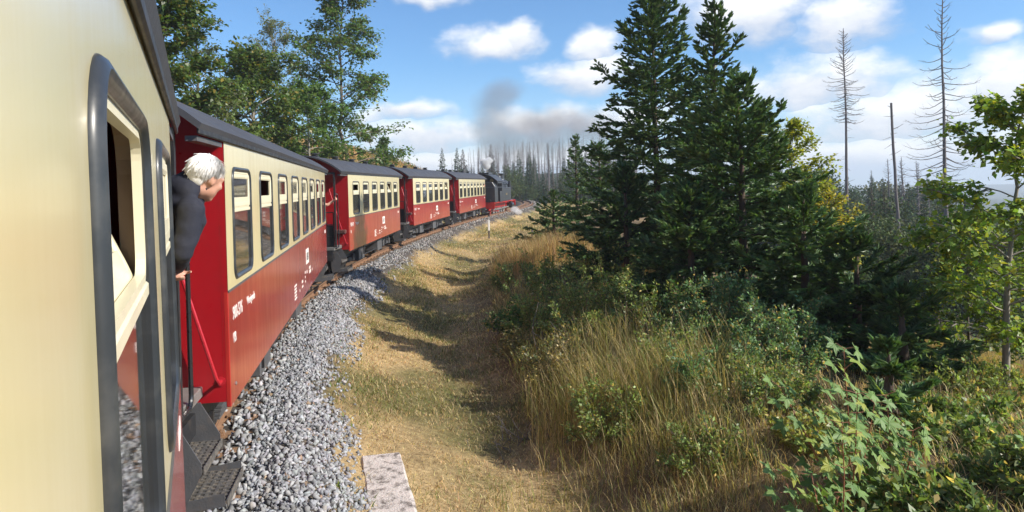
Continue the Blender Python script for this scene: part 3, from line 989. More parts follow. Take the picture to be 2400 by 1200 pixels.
for sd in (-1, 1):
    x = sd * .80
    rd = MB()
    rd.box(x - .02, x + .02, -2.6, 2.0, .36, .44).box(x + sd * .05 - .02, x + sd * .05 + .02, -.3, 3.1, .42, .50)
    rd.tube([(x + sd * .06, .85, .5), (x + sd * .06, .95, .95), (x + sd * .06, 3.0, .98)], .022, 6)
    rd.build('connecting_rod', M['steel'], loco)
    cy_ = MB().lathe([(.0, -.5), (.25, -.5), (.29, -.42), (.29, .42), (.25, .5), (.0, .5)], (sd * .95, 3.75, .58), 1, 20)
    cy_.lathe([(.0, -.5), (.15, -.5), (.15, .5), (.0, .5)], (sd * .95, 3.75, .98), 1, 14)
    cy_.build('cylinder', M['loco'], loco, True)
# tanks, cab, bunker
for sd in (-1, 1):
    tk = MB().box(min(sd * .72, sd * 1.27), max(sd * .72, sd * 1.27), -1.9, 2.3, 1.08, 2.33).build('water_tank', M['loco_grey'], loco, bevel=.04)
    rv = MB()
    for z in (1.15, 2.25):
        for k in range(24): rv.lathe([(.018, 0), (.012, sd * .012)], (sd * 1.27, -1.82 + 4.04 * k / 23, z), 0, 6)
    rv.tube([(sd * 1.31, -1.6, 2.1), (sd * 1.31, 2.0, 2.1)], .014, 6)
    rv.build('rivets', M['loco'], tk)
bk = MB().box(-1.27, 1.27, YB + .1, YB + 1.3, 1.08, 2.40).prism([(-1.27, 2.40), (1.27, 2.40), (1.0, 2.85), (-1.0, 2.85)], 1, YB + .25, YB + 1.3)
bk.build('coal_bunker', M['loco_grey'], loco, bevel=.03)
cb = empty('cab', (0, 0, 0), 0, loco)
c0, c1 = YB + 1.3, -1.9
cs = MB()
for sd in (-1, 1):
    a_, b_ = sd * 1.27, sd * 1.23
    lo, hi = min(a_, b_), max(a_, b_)
    cs.box(lo, hi, c0 + .95, c1, 1.08, 2.02)
    cs.box(lo, hi, c0, c0 + .12, 1.08, 2.88).box(lo, hi, c1 - .3, c1, 2.02, 2.88).box(lo, hi, c0 + .12, c1 - .3, 2.72, 2.88)
    cs.box(lo, hi, c0 + 1.0, c0 + 1.1, 2.02, 2.72)
cs.build('cab_side', M['loco_grey'], cb)
arch = [(1.25 * (1 - i / 8), 3.50 - .62 * abs(1 - i / 8) ** 2.2) for i in range(17)]
for y, nm in ((c0, 'cab_rear_sheet'), (c1 - .04, 'cab_front_sheet')):
    MB().prism([(-1.25, 2.40), (1.25, 2.40)] + arch, 1, y, y + .035).build(nm, M['loco'], cb)
    for sd in (-1, 1): MB().lathe([(.17, -.01), (.17, .05), (.13, .05), (.13, .0)], (sd * .75, y, 2.95), 1, 16).build('cab_window_rim', M['brass'], cb)
rf = MB()
xs = [1.38 * (i / 10 - 1) for i in range(21)]
rf.prism([(x, 3.55 - .62 * (abs(x) / 1.38) ** 2.2) for x in xs] + [(x, 3.51 - .62 * (abs(x) / 1.38) ** 2.2) for x in xs[::-1]], 1, c0 - .75, c1 + .35)
rf.build('cab_roof', M['loco'], cb, True)
MB().box(-.45, .45, c0 + .2, c1 - .3, 3.50, 3.68).build('roof_ventilator', M['loco'], cb, bevel=.03)
# boiler
bo = MB().lathe([(.0, -2.0), (.74, -2.0), (.74, 4.35), (.77, 4.36), (.77, 4.95), (.70, 5.05), (.35, 5.12), (.0, 5.14)], (0, 0, 2.28), 1, 32).build('boiler', M['loco'], loco, True)
for y in (-1.2, 0, 1.2, 2.4, 3.6): MB().lathe([(.752, -.03), (.752, .03)], (0, y, 2.28), 1, 32).build('boiler_band', M['loco_grey'], bo)
MB().lathe([(.34, 2.92), (.27, 3.02), (.23, 3.2), (.23, 3.58), (.30, 3.62), (.30, 3.70), (.22, 3.70)], (0, 4.3, 0), 2, 20).build('chimney', M['loco'], loco, True)
for y, r_, h in ((.6, .34, 3.52), (2.5, .32, 3.48), (-1.0, .26, 3.40)): MB().lathe([(r_ + .05, 2.9), (r_, 3.0), (r_, h - .14), (r_ * .8, h - .04), (r_ * .3, h)], (0, y, 0), 2, 20).build('dome', M['loco'], loco, True)
pm = MB()
pm.lathe([(.13, 1.6), (.13, 2.0), (.17, 2.02), (.17, 2.5), (.13, 2.52), (.13, 2.9), (.05, 2.95)], (.98, 3.2, 0), 2, 14).lathe([(.10, 1.7), (.15, 1.72), (.15, 2.25), (.10, 2.3)], (1.02, 2.75, 0), 2, 14)
pm.build('air_pump', M['loco'], loco, True)
pp = MB()
pp.tube([(.55, -1.7, 2.86), (.55, 2.0, 2.86), (.72, 3.0, 2.7), (.9, 3.2, 2.4)], .03, 6).tube([(.70, -1.7, 2.62), (.74, 3.6, 2.62), (.80, 4.1, 2.0), (.9, 3.9, 1.1)], .035, 6).tube([(-.7, -1.7, 2.62), (-.74, 3.9, 2.62)], .03, 6)
pp.lathe([(.10, 0), (.13, .1), (.13, .25), (.05, .3)], (.25, -1.55, 3.0), 2, 10)
pp.build('pipework', M['loco_grey'], loco, True)
for sd in (-1, 1):
    lp = MB().lathe([(.10, -.10), (.12, -.10), (.12, .08), (.10, .10)], (sd * .8, YB - .02, 1.2), 1, 14).build('rear_lamp', M['loco'], loco, True)
MB().lathe([(.06, 0), (.20, -.02), (.20, -.06), (.14, -.08)], (0, YB - .45, .70), 1, 14).box(-.06, .06, YB - .45, YB, .62, .74).build('coupler', M['black'], loco)
pl = MB().box(1.275, 1.285, -.35, .35, 1.62, 1.80).build('number_plate', M['brass'], loco)
# ------------------------------------------------------------------ people
def uv_sphere(c, r, ax=None, n=14, m_=9):
    """ellipsoid with axes from matrix columns ax"""
    ax = ax or Matrix.Identity(3)
    v, f = [], []
    for i in range(m_ + 1):
        ph = math.pi * i / m_
        for k in range(n):
            t_ = 2 * math.pi * k / n
            p = Vector((r[0] * math.sin(ph) * math.cos(t_), r[1] * math.sin(ph) * math.sin(t_), r[2] * math.cos(ph)))
            v.append(tuple(Vector(c) + ax @ p))
    for i in range(m_):
        for k in range(n):
            k2 = (k + 1) % n
            f.append((i * n + k, i * n + k2, (i + 1) * n + k2, (i + 1) * n + k))
    return v, f
def limb(mb, pts, rs):
    """tapered chain with ball joints"""
    for i in range(len(pts) - 1):
        mb.tube([pts[i], tuple(Vector(pts[i]).lerp(Vector(pts[i + 1]), .5)), pts[i + 1]], [rs[i], (rs[i] + rs[i + 1]) / 2, rs[i + 1]], 12)
    for p, r in zip(pts, rs): mb.add(*uv_sphere(p, (r, r, r)))
def fuse(name, mb, voxel, mat, parent, smooth_it=6, folds=0.):
    """weld overlapping volumes into one continuous skin"""
    me = bpy.data.meshes.new(name)
    me.from_pydata(mb.v, [], mb.f)
    bm = bmesh.new(); bm.from_mesh(me)
    bmesh.ops.remove_doubles(bm, verts=bm.verts, dist=1e-5)
    bmesh.ops.recalc_face_normals(bm, faces=bm.faces)
    bm.to_mesh(me); bm.free()
    ob = bpy.data.objects.new(name, me)
    COL.objects.link(ob)
    r = ob.modifiers.new('r', 'REMESH'); r.mode = 'VOXEL'; r.voxel_size = voxel
    s_ = ob.modifiers.new('s', 'SMOOTH'); s_.iterations = smooth_it; s_.factor = .5
    dg = bpy.context.evaluated_depsgraph_get()
    out = bpy.data.meshes.new_from_object(ob.evaluated_get(dg))
    bpy.data.objects.remove(ob); bpy.data.meshes.remove(me)
    out.name = name
    if folds:
        co = np.empty(len(out.vertices) * 3, dtype=np.float32); out.vertices.foreach_get('co', co); co = co.reshape(-1, 3)
        nr = np.empty(len(out.vertices) * 3, dtype=np.float32); out.vertices.foreach_get('normal', nr); nr = nr.reshape(-1, 3)
        w1 = np.sin(co[:, 2] * 75 + 2.2 * np.sin(co[:, 0] * 22) + 2.0 * np.sin(co[:, 1] * 19)) * np.clip(.4 + np.sin(co[:, 0] * 13 + co[:, 2] * 9), 0, 1)
        w2 = np.sin(co[:, 0] * 31 - co[:, 2] * 37 + 1.7 * np.sin(co[:, 1] * 27))
        co += nr * (folds * (.7 * w1 + .5 * w2))[:, None]
        out.vertices.foreach_set('co', co.ravel()); out.update()
    out.materials.clear(); out.materials.append(mat)
    out.polygons.foreach_set('use_smooth', np.ones(len(out.polygons), dtype=bool))
    return link(name, out, parent)
def hand(mb, wrist, dirv, palm_n, sc=1.0, curl=.5, side=1):
    """palm, four fingers of unequal length and a thumb leaving the side of the palm"""
    d = Vector(dirv).normalized(); nn = Vector(palm_n); nn = (nn - d * nn.dot(d)).normalized(); sd = d.cross(nn).normalized() * side
    w0 = Vector(wrist)
    ax = Matrix((sd, d, nn)).transposed()
    mb.add(*uv_sphere(w0 + d * .05 * sc, (.040 * sc, .055 * sc, .017 * sc), ax))
    for k, (off, ln) in enumerate(((-.030, .070), (-.010, .080), (.011, .074), (.030, .058))):
        p = w0 + d * .088 * sc + sd * off * sc
        pts, rs = [tuple(p)], [.0098 * sc]
        dd = d.copy()
        for q in range(3):
            dd = (dd + nn * curl * (.5 + .35 * q)).normalized()
            p = p + dd * ln * sc / 3 * (1.15 - .15 * q)
            pts.append(tuple(p)); rs.append((.0092 - .0008 * q) * sc)
        limb(mb, pts, rs)
    p = w0 + d * .028 * sc - sd * .034 * sc
    q1 = p + (d * .6 - sd * .75 + nn * .3).normalized() * .038 * sc
    q2 = q1 + (d * .9 - sd * .2 + nn * .5).normalized() * .034 * sc
    limb(mb, [tuple(p), tuple(q1), tuple(q2)], [.0125 * sc, .011 * sc, .0095 * sc])

def person(label, J, face, up, jacket, trouser, hair_mat, voxel=.009, hood=False, hair=True, curl=.6):
    """J: joints in world space; face: direction the face looks; up: top of the head"""
    base = (J['ankle_l'] + J['ankle_r']) / 2
    root = empty('person', (base.x, base.y, base.z - .08))
    tag(root, label, 'person')
    off = Vector(root.location)
    J = {k: (v - off) for k, v in J.items()}
    f = Vector(face).normalized(); u = Vector(up); u = (u - f * u.dot(f)).normalized(); s_ = f.cross(u).normalized()
    H = J['head']
    ax = Matrix((s_, f, u)).transposed()
    b = MB()
    # head: skull, brow, jaw, chin, nose, lips, ears, sockets left between brow and cheek
    b.add(*uv_sphere(H + u * .022 - f * .012, (.074, .096, .088), ax, 20, 14))
    b.add(*uv_sphere(H - u * .045 + f * .022, (.060, .068, .066), ax, 18, 12))
    b.add(*uv_sphere(H - u * .095 + f * .060, (.030, .026, .022), ax))
    b.add(*uv_sphere(H + u * .026 + f * .074, (.052, .020, .013), ax))
    for q in (-1, 1):
        b.add(*uv_sphere(H - u * .020 + f * .066 + s_ * .036 * q, (.024, .022, .024), ax))
        b.add(*uv_sphere(H + u * .003 + f * .072 + s_ * .031 * q, (.013, .012, .010), ax))
        b.add(*uv_sphere(H - u * .005 - f * .006 + s_ * .077 * q, (.008, .020, .032), ax))
    limb(b, [tuple(H + u * .012 + f * .086), tuple(H - u * .022 + f * .108)], [.010, .014])
    b.add(*uv_sphere(H - u * .058 + f * .084, (.024, .012, .008), ax))
    b.add(*uv_sphere(H - u * .069 + f * .082, (.022, .012, .008), ax))
    limb(b, [tuple(H - u * .06 - f * .02), tuple(J['neck'])], [.056, .060])
    limb(b, [tuple(J['neck']), tuple(J['chest']), tuple(J['pelvis'])], [.065, .13, .13])
    for q in 'lr':
        limb(b, [tuple(J['chest'].lerp(J['sh_' + q], .5)), tuple(J['sh_' + q]), tuple(J['el_' + q]), tuple(J['wr_' + q])], [.08, .056, .042, .028])
        limb(b, [tuple(J['pelvis']), tuple(J['hip_' + q]), tuple(J['knee_' + q]), tuple(J['ankle_' + q])], [.11, .085, .058, .042])
        limb(b, [tuple(J['ankle_' + q] - Vector((0, 0, .04))), tuple(J['ankle_' + q] + Vector((f.x, f.y, 0)).normalized() * .15 - Vector((0, 0, .05)))], [.04, .03])
        d = (J['wr_' + q] - J['el_' + q])
        hand(b, J['wr_' + q], J.get('hd_' + q, d), J.get('pn_' + q, Vector((0, 0, -1)) - f * .4), 1.0, curl, 1 if q == 'r' else -1)
    fuse('body', b, voxel, M['skin'], root, 3)
    # clothes
    if jacket:
        c_ = MB()
        limb(c_, [tuple(J['neck'] - u * .04), tuple(J['chest']), tuple(J['pelvis'] + (J['chest'] - J['pelvis']) * .1)], [.08, .135, .15])
        tors = (J['chest'] - J['pelvis']).normalized()
        wide = (J['sh_r'] - J['sh_l']).normalized()
        fr2 = wide.cross(tors).normalized()
        ax2 = Matrix((wide, fr2, tors)).transposed()
        c_.add(*uv_sphere(J['chest'], (.165, .105, .17), ax2, 20, 12))
        c_.add(*uv_sphere(J['pelvis'].lerp(J['chest'], .4), (.165, .12, .24), ax2, 20, 12))
        for q in 'lr':
            e_, w_ = J['el_' + q], J['wr_' + q]
            mid = J['sh_' + q].lerp(e_, .55) + Vector((.008, .004, 0))
            limb(c_, [tuple(J['chest'].lerp(J['sh_' + q], .45)), tuple(J['sh_' + q]), tuple(mid), tuple(e_), tuple(e_.lerp(w_, .5)), tuple(e_.lerp(w_, .93))], [.09, .073, .064, .058, .052, .041])
        if hood:
            n_, back = J['neck'], -f
            ring_ = []
            for k in range(13):
                a_ = math.radians(-98 + 196 * k / 12)
                ring_.append(tuple(n_ + (back * math.cos(a_) + s_ * math.sin(a_)) * .076 + u * (.045 + .030 * math.cos(a_))))
            limb(c_, ring_, [.022] + [.036] * 11 + [.022])
            c_.add(*uv_sphere(n_ + back * .085 - u * .005, (.135, .075, .085), ax, 18, 12))
            c_.add(*uv_sphere(n_ + back * .10 - u * .075, (.11, .055, .075), ax, 18, 12))
        fuse('jacket', c_, max(voxel, .010), M[jacket], root, 5, .0032)
    t_ = MB()
    for q in 'lr': limb(t_, [tuple(J['pelvis']), tuple(J['hip_' + q]), tuple(J['knee_' + q]), tuple(J['ankle_' + q])], [.145, .112, .082, .068])
    fuse('trousers', t_, max(voxel, .014), M[trouser], root, 4)
    sh = MB()
    for q in 'lr':
        a_ = J['ankle_' + q]; fd = Vector((f.x, f.y, 0)).normalized()
        limb(sh, [tuple(a_ - fd * .05 - Vector((0, 0, .035))), tuple(a_ + fd * .08 - Vector((0, 0, .04))), tuple(a_ + fd * .17 - Vector((0, 0, .045)))], [.045, .042, .034])
    fuse('shoes', sh, .014, M['shoe'], root, 2)
    if hair:
        h_ = MB()
        hc = H + u * .040 - f * .024
        h_.add(*uv_sphere(hc, (.083, .098, .086), ax, 22, 14))
        h_.add(*uv_sphere(H - u * .02 - f * .062, (.062, .044, .055), ax, 18, 10))
        hr = fuse('hair', h_, .010, hair_mat, root, 2)
        # locks combed from the crown, ends lifted by the wind
        V, Fq, Cc = [], [], []
        r2 = np.random.default_rng(3)
        for i in range(3800 if hood else 200):
            zz = r2.uniform(-.55, 1); t0 = r2.uniform(0, 2 * math.pi)
            rad = math.sqrt(max(0, 1 - zz * zz))
            p = Vector((rad * math.cos(t0), rad * math.sin(t0), zz))
            if p.y > .42 and p.z < .40: continue
            if p.y > -.12 and p.z < -.02: continue
            if p.z < -.42 and p.y > -.5: continue
            loc = hc + ax @ Vector((p.x * .080, p.y * .095, p.z * .083))
            nrm = (ax @ p).normalized()
            crown = (-u * .75 - f * .15 + s_ * p.x * .5 + f * p.y * .35 + Vector(r2.normal(size=3)) * .11)
            tan = (crown - nrm * crown.dot(nrm)).normalized()
            ln = r2.uniform(.02, .045) * (.75 if p.z < 0 else 1)
            wv = tan.cross(nrm).normalized() * r2.uniform(.0016, .0036)
            lift = r2.uniform(-.10, .03) + (.4 if r2.random() < .02 else 0)
            bse = len(V)
            for k in range(4):
                q = loc + nrm * .001 + tan * ln * k / 3 + nrm * (lift * .05 * (k / 3) ** 2 + .006 * math.sin(k * 1.1)) - u * .012 * (k / 3) ** 2
                ww = 1 - .28 * k
                V.append(tuple(q - wv * ww)); V.append(tuple(q + wv * ww + nrm * .002))
            for k in range(3): Fq.append((bse + 2 * k, bse + 2 * k + 1, bse + 2 * k + 3, bse + 2 * k + 2))
        link('hair_locks', np_mesh('hair_locks', np.array(V), np.array(Fq), hair_mat), root)
    return root
M['hair_white'] = paint('white_hair', (.80, .78, .76), .6, var=.12, scale=60)
M['hair_dark'] = paint('brown_hair', (.10, .05, .03), .55)
up = Vector((0, 0, 1))
fwd = own_pt(0, 1, 0) - own_pt(0, 0, 0); rgt = own_pt(1, 0, 0) - own_pt(0, 0, 0)
hd = at(483, 418, 4.02)
man = {
    'head': hd, 'neck': at(452, 455, 4.03), 'chest': at(424, 512, 4.10), 'pelvis': own_pt(.92, 6.80, 1.88),
    'sh_r': at(447, 492, 3.88), 'el_r': at(427, 588, 3.84), 'wr_r': at(411, 634, 4.02), 'hd_r': Vector((-.15, .2, -1)), 'pn_r': Vector((-.6, 1, 0)),
    'sh_l': at(440, 480, 4.30), 'el_l': own_pt(1.02, 7.10, 2.22), 'wr_l': own_pt(1.10, 7.22, 2.05),
    'hip_l': own_pt(.86, 6.93, 1.85), 'hip_r': own_pt(.86, 6.73, 1.85), 'knee_l': own_pt(.92, 6.95, 1.42), 'knee_r': own_pt(.92, 6.70, 1.42),
    'ankle_l': own_pt(.80, 6.95, 1.03), 'ankle_r': own_pt(.80, 6.68, 1.03)}
person('white haired man in dark hooded jacket leaning out between the carriages', man, fwd * .60 + rgt * .76 - up * .36, up * .95 + rgt * .34, 'jacket', 'trouser', M['hair_white'], .010, hood=True)
# passenger on the far platform of the second carriage, one bare arm held out
hx = lambda r, al, z: car_pt(0, r, L8 / 2 + al, z)
q = {'head': hx(.62, .55, 2.62), 'neck': hx(.62, .55, 2.45), 'chest': hx(.62, .55, 2.25), 'pelvis': hx(.62, .55, 1.88),
     'sh_r': hx(.78, .36, 2.36), 'el_r': hx(1.26, .46, 2.20), 'wr_r': hx(1.50, .52, 2.36), 'pn_r': Vector((-1, 0, -.3)), 'hd_r': (hx(1.5, .6, 2.5) - hx(1.39, .55, 2.36)),
     'sh_l': hx(.66, .74, 2.36), 'el_l': hx(.80, .82, 2.10), 'wr_l': hx(.98, .80, 1.98),
     'hip_l': hx(.60, .64, 1.84), 'hip_r': hx(.60, .46, 1.84), 'knee_l': hx(.66, .66, 1.42), 'knee_r': hx(.66, .44, 1.42), 'ankle_l': hx(.60, .66, 1.03), 'ankle_r': hx(.60, .42, 1.03)}
person('passenger on a carriage platform with a bare forearm held out, mostly hidden', q, car_pt(0, 1, .4, 0) - car_pt(0, 0, 0, 0), up, None, 'trouser', M['hair_dark'], .018)
# passenger at the last window before the engine
yw = 1.595 * 3.5
hx = lambda r, al, z: car_pt(3, r, yw + al, z)
q = {'head': hx(1.27, 0, 2.58), 'neck': hx(1.16, 0, 2.42), 'chest': hx(.96, 0, 2.22), 'pelvis': hx(.70, 0, 1.86),
     'sh_r': hx(1.02, -.18, 2.34), 'el_r': hx(1.08, -.24, 2.08), 'wr_r': hx(1.05, -.05, 1.95), 'sh_l': hx(1.02, .18, 2.34), 'el_l': hx(1.08, .24, 2.08), 'wr_l': hx(1.05, .05, 1.95),
     'hip_l': hx(.68, .1, 1.82), 'hip_r': hx(.68, -.1, 1.82), 'knee_l': hx(.74, .1, 1.4), 'knee_r': hx(.74, -.1, 1.4), 'ankle_l': hx(.68, .1, 1.03), 'ankle_r': hx(.68, -.1, 1.03)}
person('tiny orange clad passenger leaning from the carriage window next to the engine', q, car_pt(3, 1, .5, 0) - car_pt(3, 0, 0, 0), up, 'orange', 'trouser', M['hair_dark'], .022)

# ------------------------------------------------------------------ trackside
def gz1(x, y): return float(zfun(np.array([x]), np.array([y]))[0])
# concrete slab of a culvert head beside the ballast
sl = MB()
p0, p1 = at(893, 1066, 8.75), at(925, 1230, 7.0)
ang = math.atan2(p1.x - p0.x, p0.y - p1.y)
nseg = 12
Vs = []
for i in range(nseg + 1):
    t_ = i / nseg
    y = .02 - 2.4 * t_
    for (x, z) in ((-.23, -.45), (-.235, -.02), (-.215, .0), (.215, .0), (.235, -.02), (.23, -.45)):
        Vs.append((x + random.uniform(-.008, .008), y + random.uniform(-.01, .01), z + random.uniform(-.008, .006)))
Fs = [(i * 6 + k, i * 6 + (k + 1) % 6, (i + 1) * 6 + (k + 1) % 6, (i + 1) * 6 + k) for i in range(nseg) for k in range(6)] + [tuple(range(6))[::-1], tuple(nseg * 6 + k for k in range(6))]
sl.add(Vs, Fs)
o = sl.build('concrete_slab', M['concrete'], None)
o.location = (p0.x, p0.y, p0.z); o.rotation_euler = (0, 0, ang)
tag(o, 'weathered pale concrete slab lying beside the ballast at the bottom edge', 'slab')
# short marker post, white above and dark below
pb = at(1146, 545, 46.0)
px_, py_ = pb.x, pb.y
pzz = gz1(px_, py_)
r0 = empty('marker_post', (px_, py_, pzz))
tag(r0, 'short trackside marker post with white top and dark foot', 'post')
MB().box(-.055, .055, -.055, .055, -.2, .50).build('post_foot', M['bark'], r0, bevel=.01)
MB().box(-.06, .06, -.06, .06, .50, 1.15).prism([(-.06, 1.15), (.06, 1.15), (0, 1.2)], 1, -.06, .06).build('post_top', M['white'], r0, bevel=.01)
# ground poles by the young spruces
for k, (a_, b_) in enumerate(((1247, 540), (1262, 533))):
    p = at(a_, b_, 33 + k)
    g_ = MB()
    g_.box(-.04, .04, -.04, .04, -.3, .75 - .1 * k)
    o = g_.build('fence_stake', M['dead_wood'], None, bevel=.01, loc=(p.x, p.y, gz1(p.x, p.y)))
    tag(o, ['taller thin wooden stake left of the young spruces', 'shorter thin wooden stake left of the young spruces'][k], 'stake')
# ------------------------------------------------------------------ vegetation tools
def unit(v): return v / np.maximum(np.linalg.norm(v, axis=-1, keepdims=True), 1e-9)
def np_tubes(lines, n=5):
    """lines: list of (points (k,3), radii (k,)) -> V, F"""
    Vs, Fs, b = [], [], 0
    ang = np.arange(n) * 2 * np.pi / n
    for P, R_ in lines:
        P = np.asarray(P, float); k = len(P)
        T = unit(np.gradient(P, axis=0))
        ref = np.where(np.abs(T[:, 2:3]) < .9, np.array([[0, 0, 1.]]), np.array([[1., 0, 0]]))
        A = unit(np.cross(T, ref)); B = np.cross(T, A)
        V = P[:, None] + (A[:, None] * np.cos(ang)[None, :, None] + B[:, None] * np.sin(ang)[None, :, None]) * np.asarray(R_)[:, None, None]
        Vs.append(V.reshape(-1, 3))
        i = (np.arange(k - 1)[:, None] * n + np.arange(n)[None]).ravel(); j = (np.arange(k - 1)[:, None] * n + (np.arange(n)[None] + 1) % n).ravel()
        Fs.append(np.stack([i, j, j + n, i + n], 1) + b)
        b += k * n
    return np.concatenate(Vs), np.concatenate(Fs)
def leaf_quads(P, D, N, ln, wd, cols, cup=.12):
    """folded diamond leaves"""
    n = len(P)
    D = unit(D); N = unit(N - D * (N * D).sum(1, keepdims=True)); S = np.cross(D, N)
    ln = np.broadcast_to(ln, n)[:, None]; wd = np.broadcast_to(wd, n)[:, None]
    V = np.stack([P, P + D * ln * .45 + S * wd * .5 + N * wd * cup, P + D * ln - N * ln * .12, P + D * ln * .45 - S * wd * .5 + N * wd * cup], 1)
    Fq = np.arange(n)[:, None] * 4 + np.arange(4)[None]
    return V.reshape(-1, 3), Fq, np.repeat(cols, 4, 0)
def colours(n, base, var=.25, r=rng, alt=None, alt_p=0.):
    c = np.array(base)[None] * np.exp(r.normal(0, var, (n, 1))) * np.exp(r.normal(0, .07, (n, 3)))
    if alt is not None:
        k = r.random(n) < alt_p
        c[k] = np.array(alt)[None] * np.exp(r.normal(0, var, (k.sum(), 1)))
    return np.clip(c, .004, .9)
def bent(p0, d0, length, r, k=7, sag=0., wob=.06, lift=0.):
    """a bough: start, direction, length"""
    d = unit(np.asarray(d0, float)); p = np.asarray(p0, float); P = [p]
    for i in range(k - 1):
        t = (i + .5) / (k - 1)
        d = unit(d + np.array([0, 0, -sag * (1 - t) + lift * t]) / (k - 1) * 2 + r.normal(0, wob, 3))
        p = p + d * length / (k - 1); P.append(p)
    return np.array(P)
def along(P, t):
    k = len(P) - 1
    i = np.minimum((t * k).astype(int), k - 1); f = (t * k - i)[:, None]
    return P[i] * (1 - f) + P[i + 1] * f, unit(P[i + 1] - P[i])

def broadleaf(seed, H, env, limbs, leaves, size, base, h0=.15, alt=None, alt_p=0., var=.22, flat=.6, elev=.45, trunk_r=.12, twigs=7, lean=(0, 0), bark='bark', spread=.07):
    """tree or tall shrub: env(t) is the crown radius at relative height t"""
    r = np.random.default_rng(seed)
    k = 12
    tz = np.linspace(0, 1, k)
    T = np.stack([np.cumsum(r.normal(0, .012, k)) * H + lean[0] * tz * H, np.cumsum(r.normal(0, .012, k)) * H + lean[1] * tz * H, tz * H], 1)
    T[0, :2] = 0
    lines = [(T, trunk_r * (1 - tz * .93) + .006)]
    tws = []
    for i in range(limbs):
        h = h0 + (1 - h0) * ((i + r.uniform(0, 1)) / limbs) ** .9
        p, tt = along(T, np.array([min(h, .995)]))
        a_ = i * 2.39996 + r.uniform(-.5, .5)
        R_ = env(h) * r.uniform(.7, 1.12)
        if R_ < .05: continue
        e_ = elev + .5 * h + r.normal(0, .12)
        d0 = np.array([math.cos(a_) * math.cos(e_), math.sin(a_) * math.cos(e_), math.sin(e_)])
        Lm = R_ / max(.35, math.cos(e_))
        B = bent(p[0], d0, Lm, r, 7, sag=.35, wob=.09)
        lines.append((B, np.linspace(trunk_r * .38 * (1 - h * .6), .006, 7)))
        tws.append((B[3:], 1.0))
        for q in range(twigs):
            t = r.uniform(.2, 1.0)
            pp, td = along(B, np.array([t]))
            side = 1 if q % 2 else -1
            sdir = unit(np.cross(td[0], [0, 0, 1.]) * side + td[0] * .7 + np.array([0, 0, r.normal(.15, .5)]))
            tl = Lm * r.uniform(.2, .42) * (1.15 - .5 * t)
            W_ = bent(pp[0], sdir, tl, r, 5, sag=.25, wob=.10)
            lines.append((W_, np.linspace(.012, .004, 5)))
            tws.append((W_, tl / Lm * 1.6))
    wts = np.array([w_ for _, w_ in tws]); wts /= wts.sum()
    cnt = r.multinomial(leaves, wts)
    Ps, Ds = [], []
    for (B, _), c_ in zip(tws, cnt):
        if not c_: continue
        t = r.random(c_) ** .7
        p, td = along(B, t)
        Ps.append(p + r.normal(0, spread, (c_, 3)) * np.array([1, 1, .75])); Ds.append(td)
    P = np.concatenate(Ps); D = np.concatenate(Ds)
    n = len(P)
    D = unit(D * .6 + r.normal(0, .6, (n, 3)) * np.array([1, 1, .6]) + np.array([0, 0, -.12]))
    N = unit(np.array([[0, 0, flat]]) + np.array([tuple(tosun)]) * .4 + r.normal(0, .45, (n, 3)))
    ln = size * r.uniform(.6, 1.3, n)
    V, Fq, C = leaf_quads(P, D, N, ln, ln * .72, colours(n, base, var, r, alt, alt_p))
    TV, TF = np_tubes(lines, 6)
    return np_mesh('trunk', TV, TF, M[bark], smooth=True), np_mesh('crown', V, Fq, M['leaf'], C)

def place_tree(name, meshes, loc, label, cat, group=None, rz=0., sc=1.0, parts=('trunk', 'crown')):
    o = empty(name, loc, rz)
    o.scale = (sc, sc, sc) if not isinstance(sc, tuple) else sc
    tag(o, label, cat, group)
    for nm, me in zip(parts, meshes):
        c_ = link(nm, me, o)
        if nm in ('crown', 'foliage', 'branches', 'stems'): tag(c_, kind='stuff')
    return o

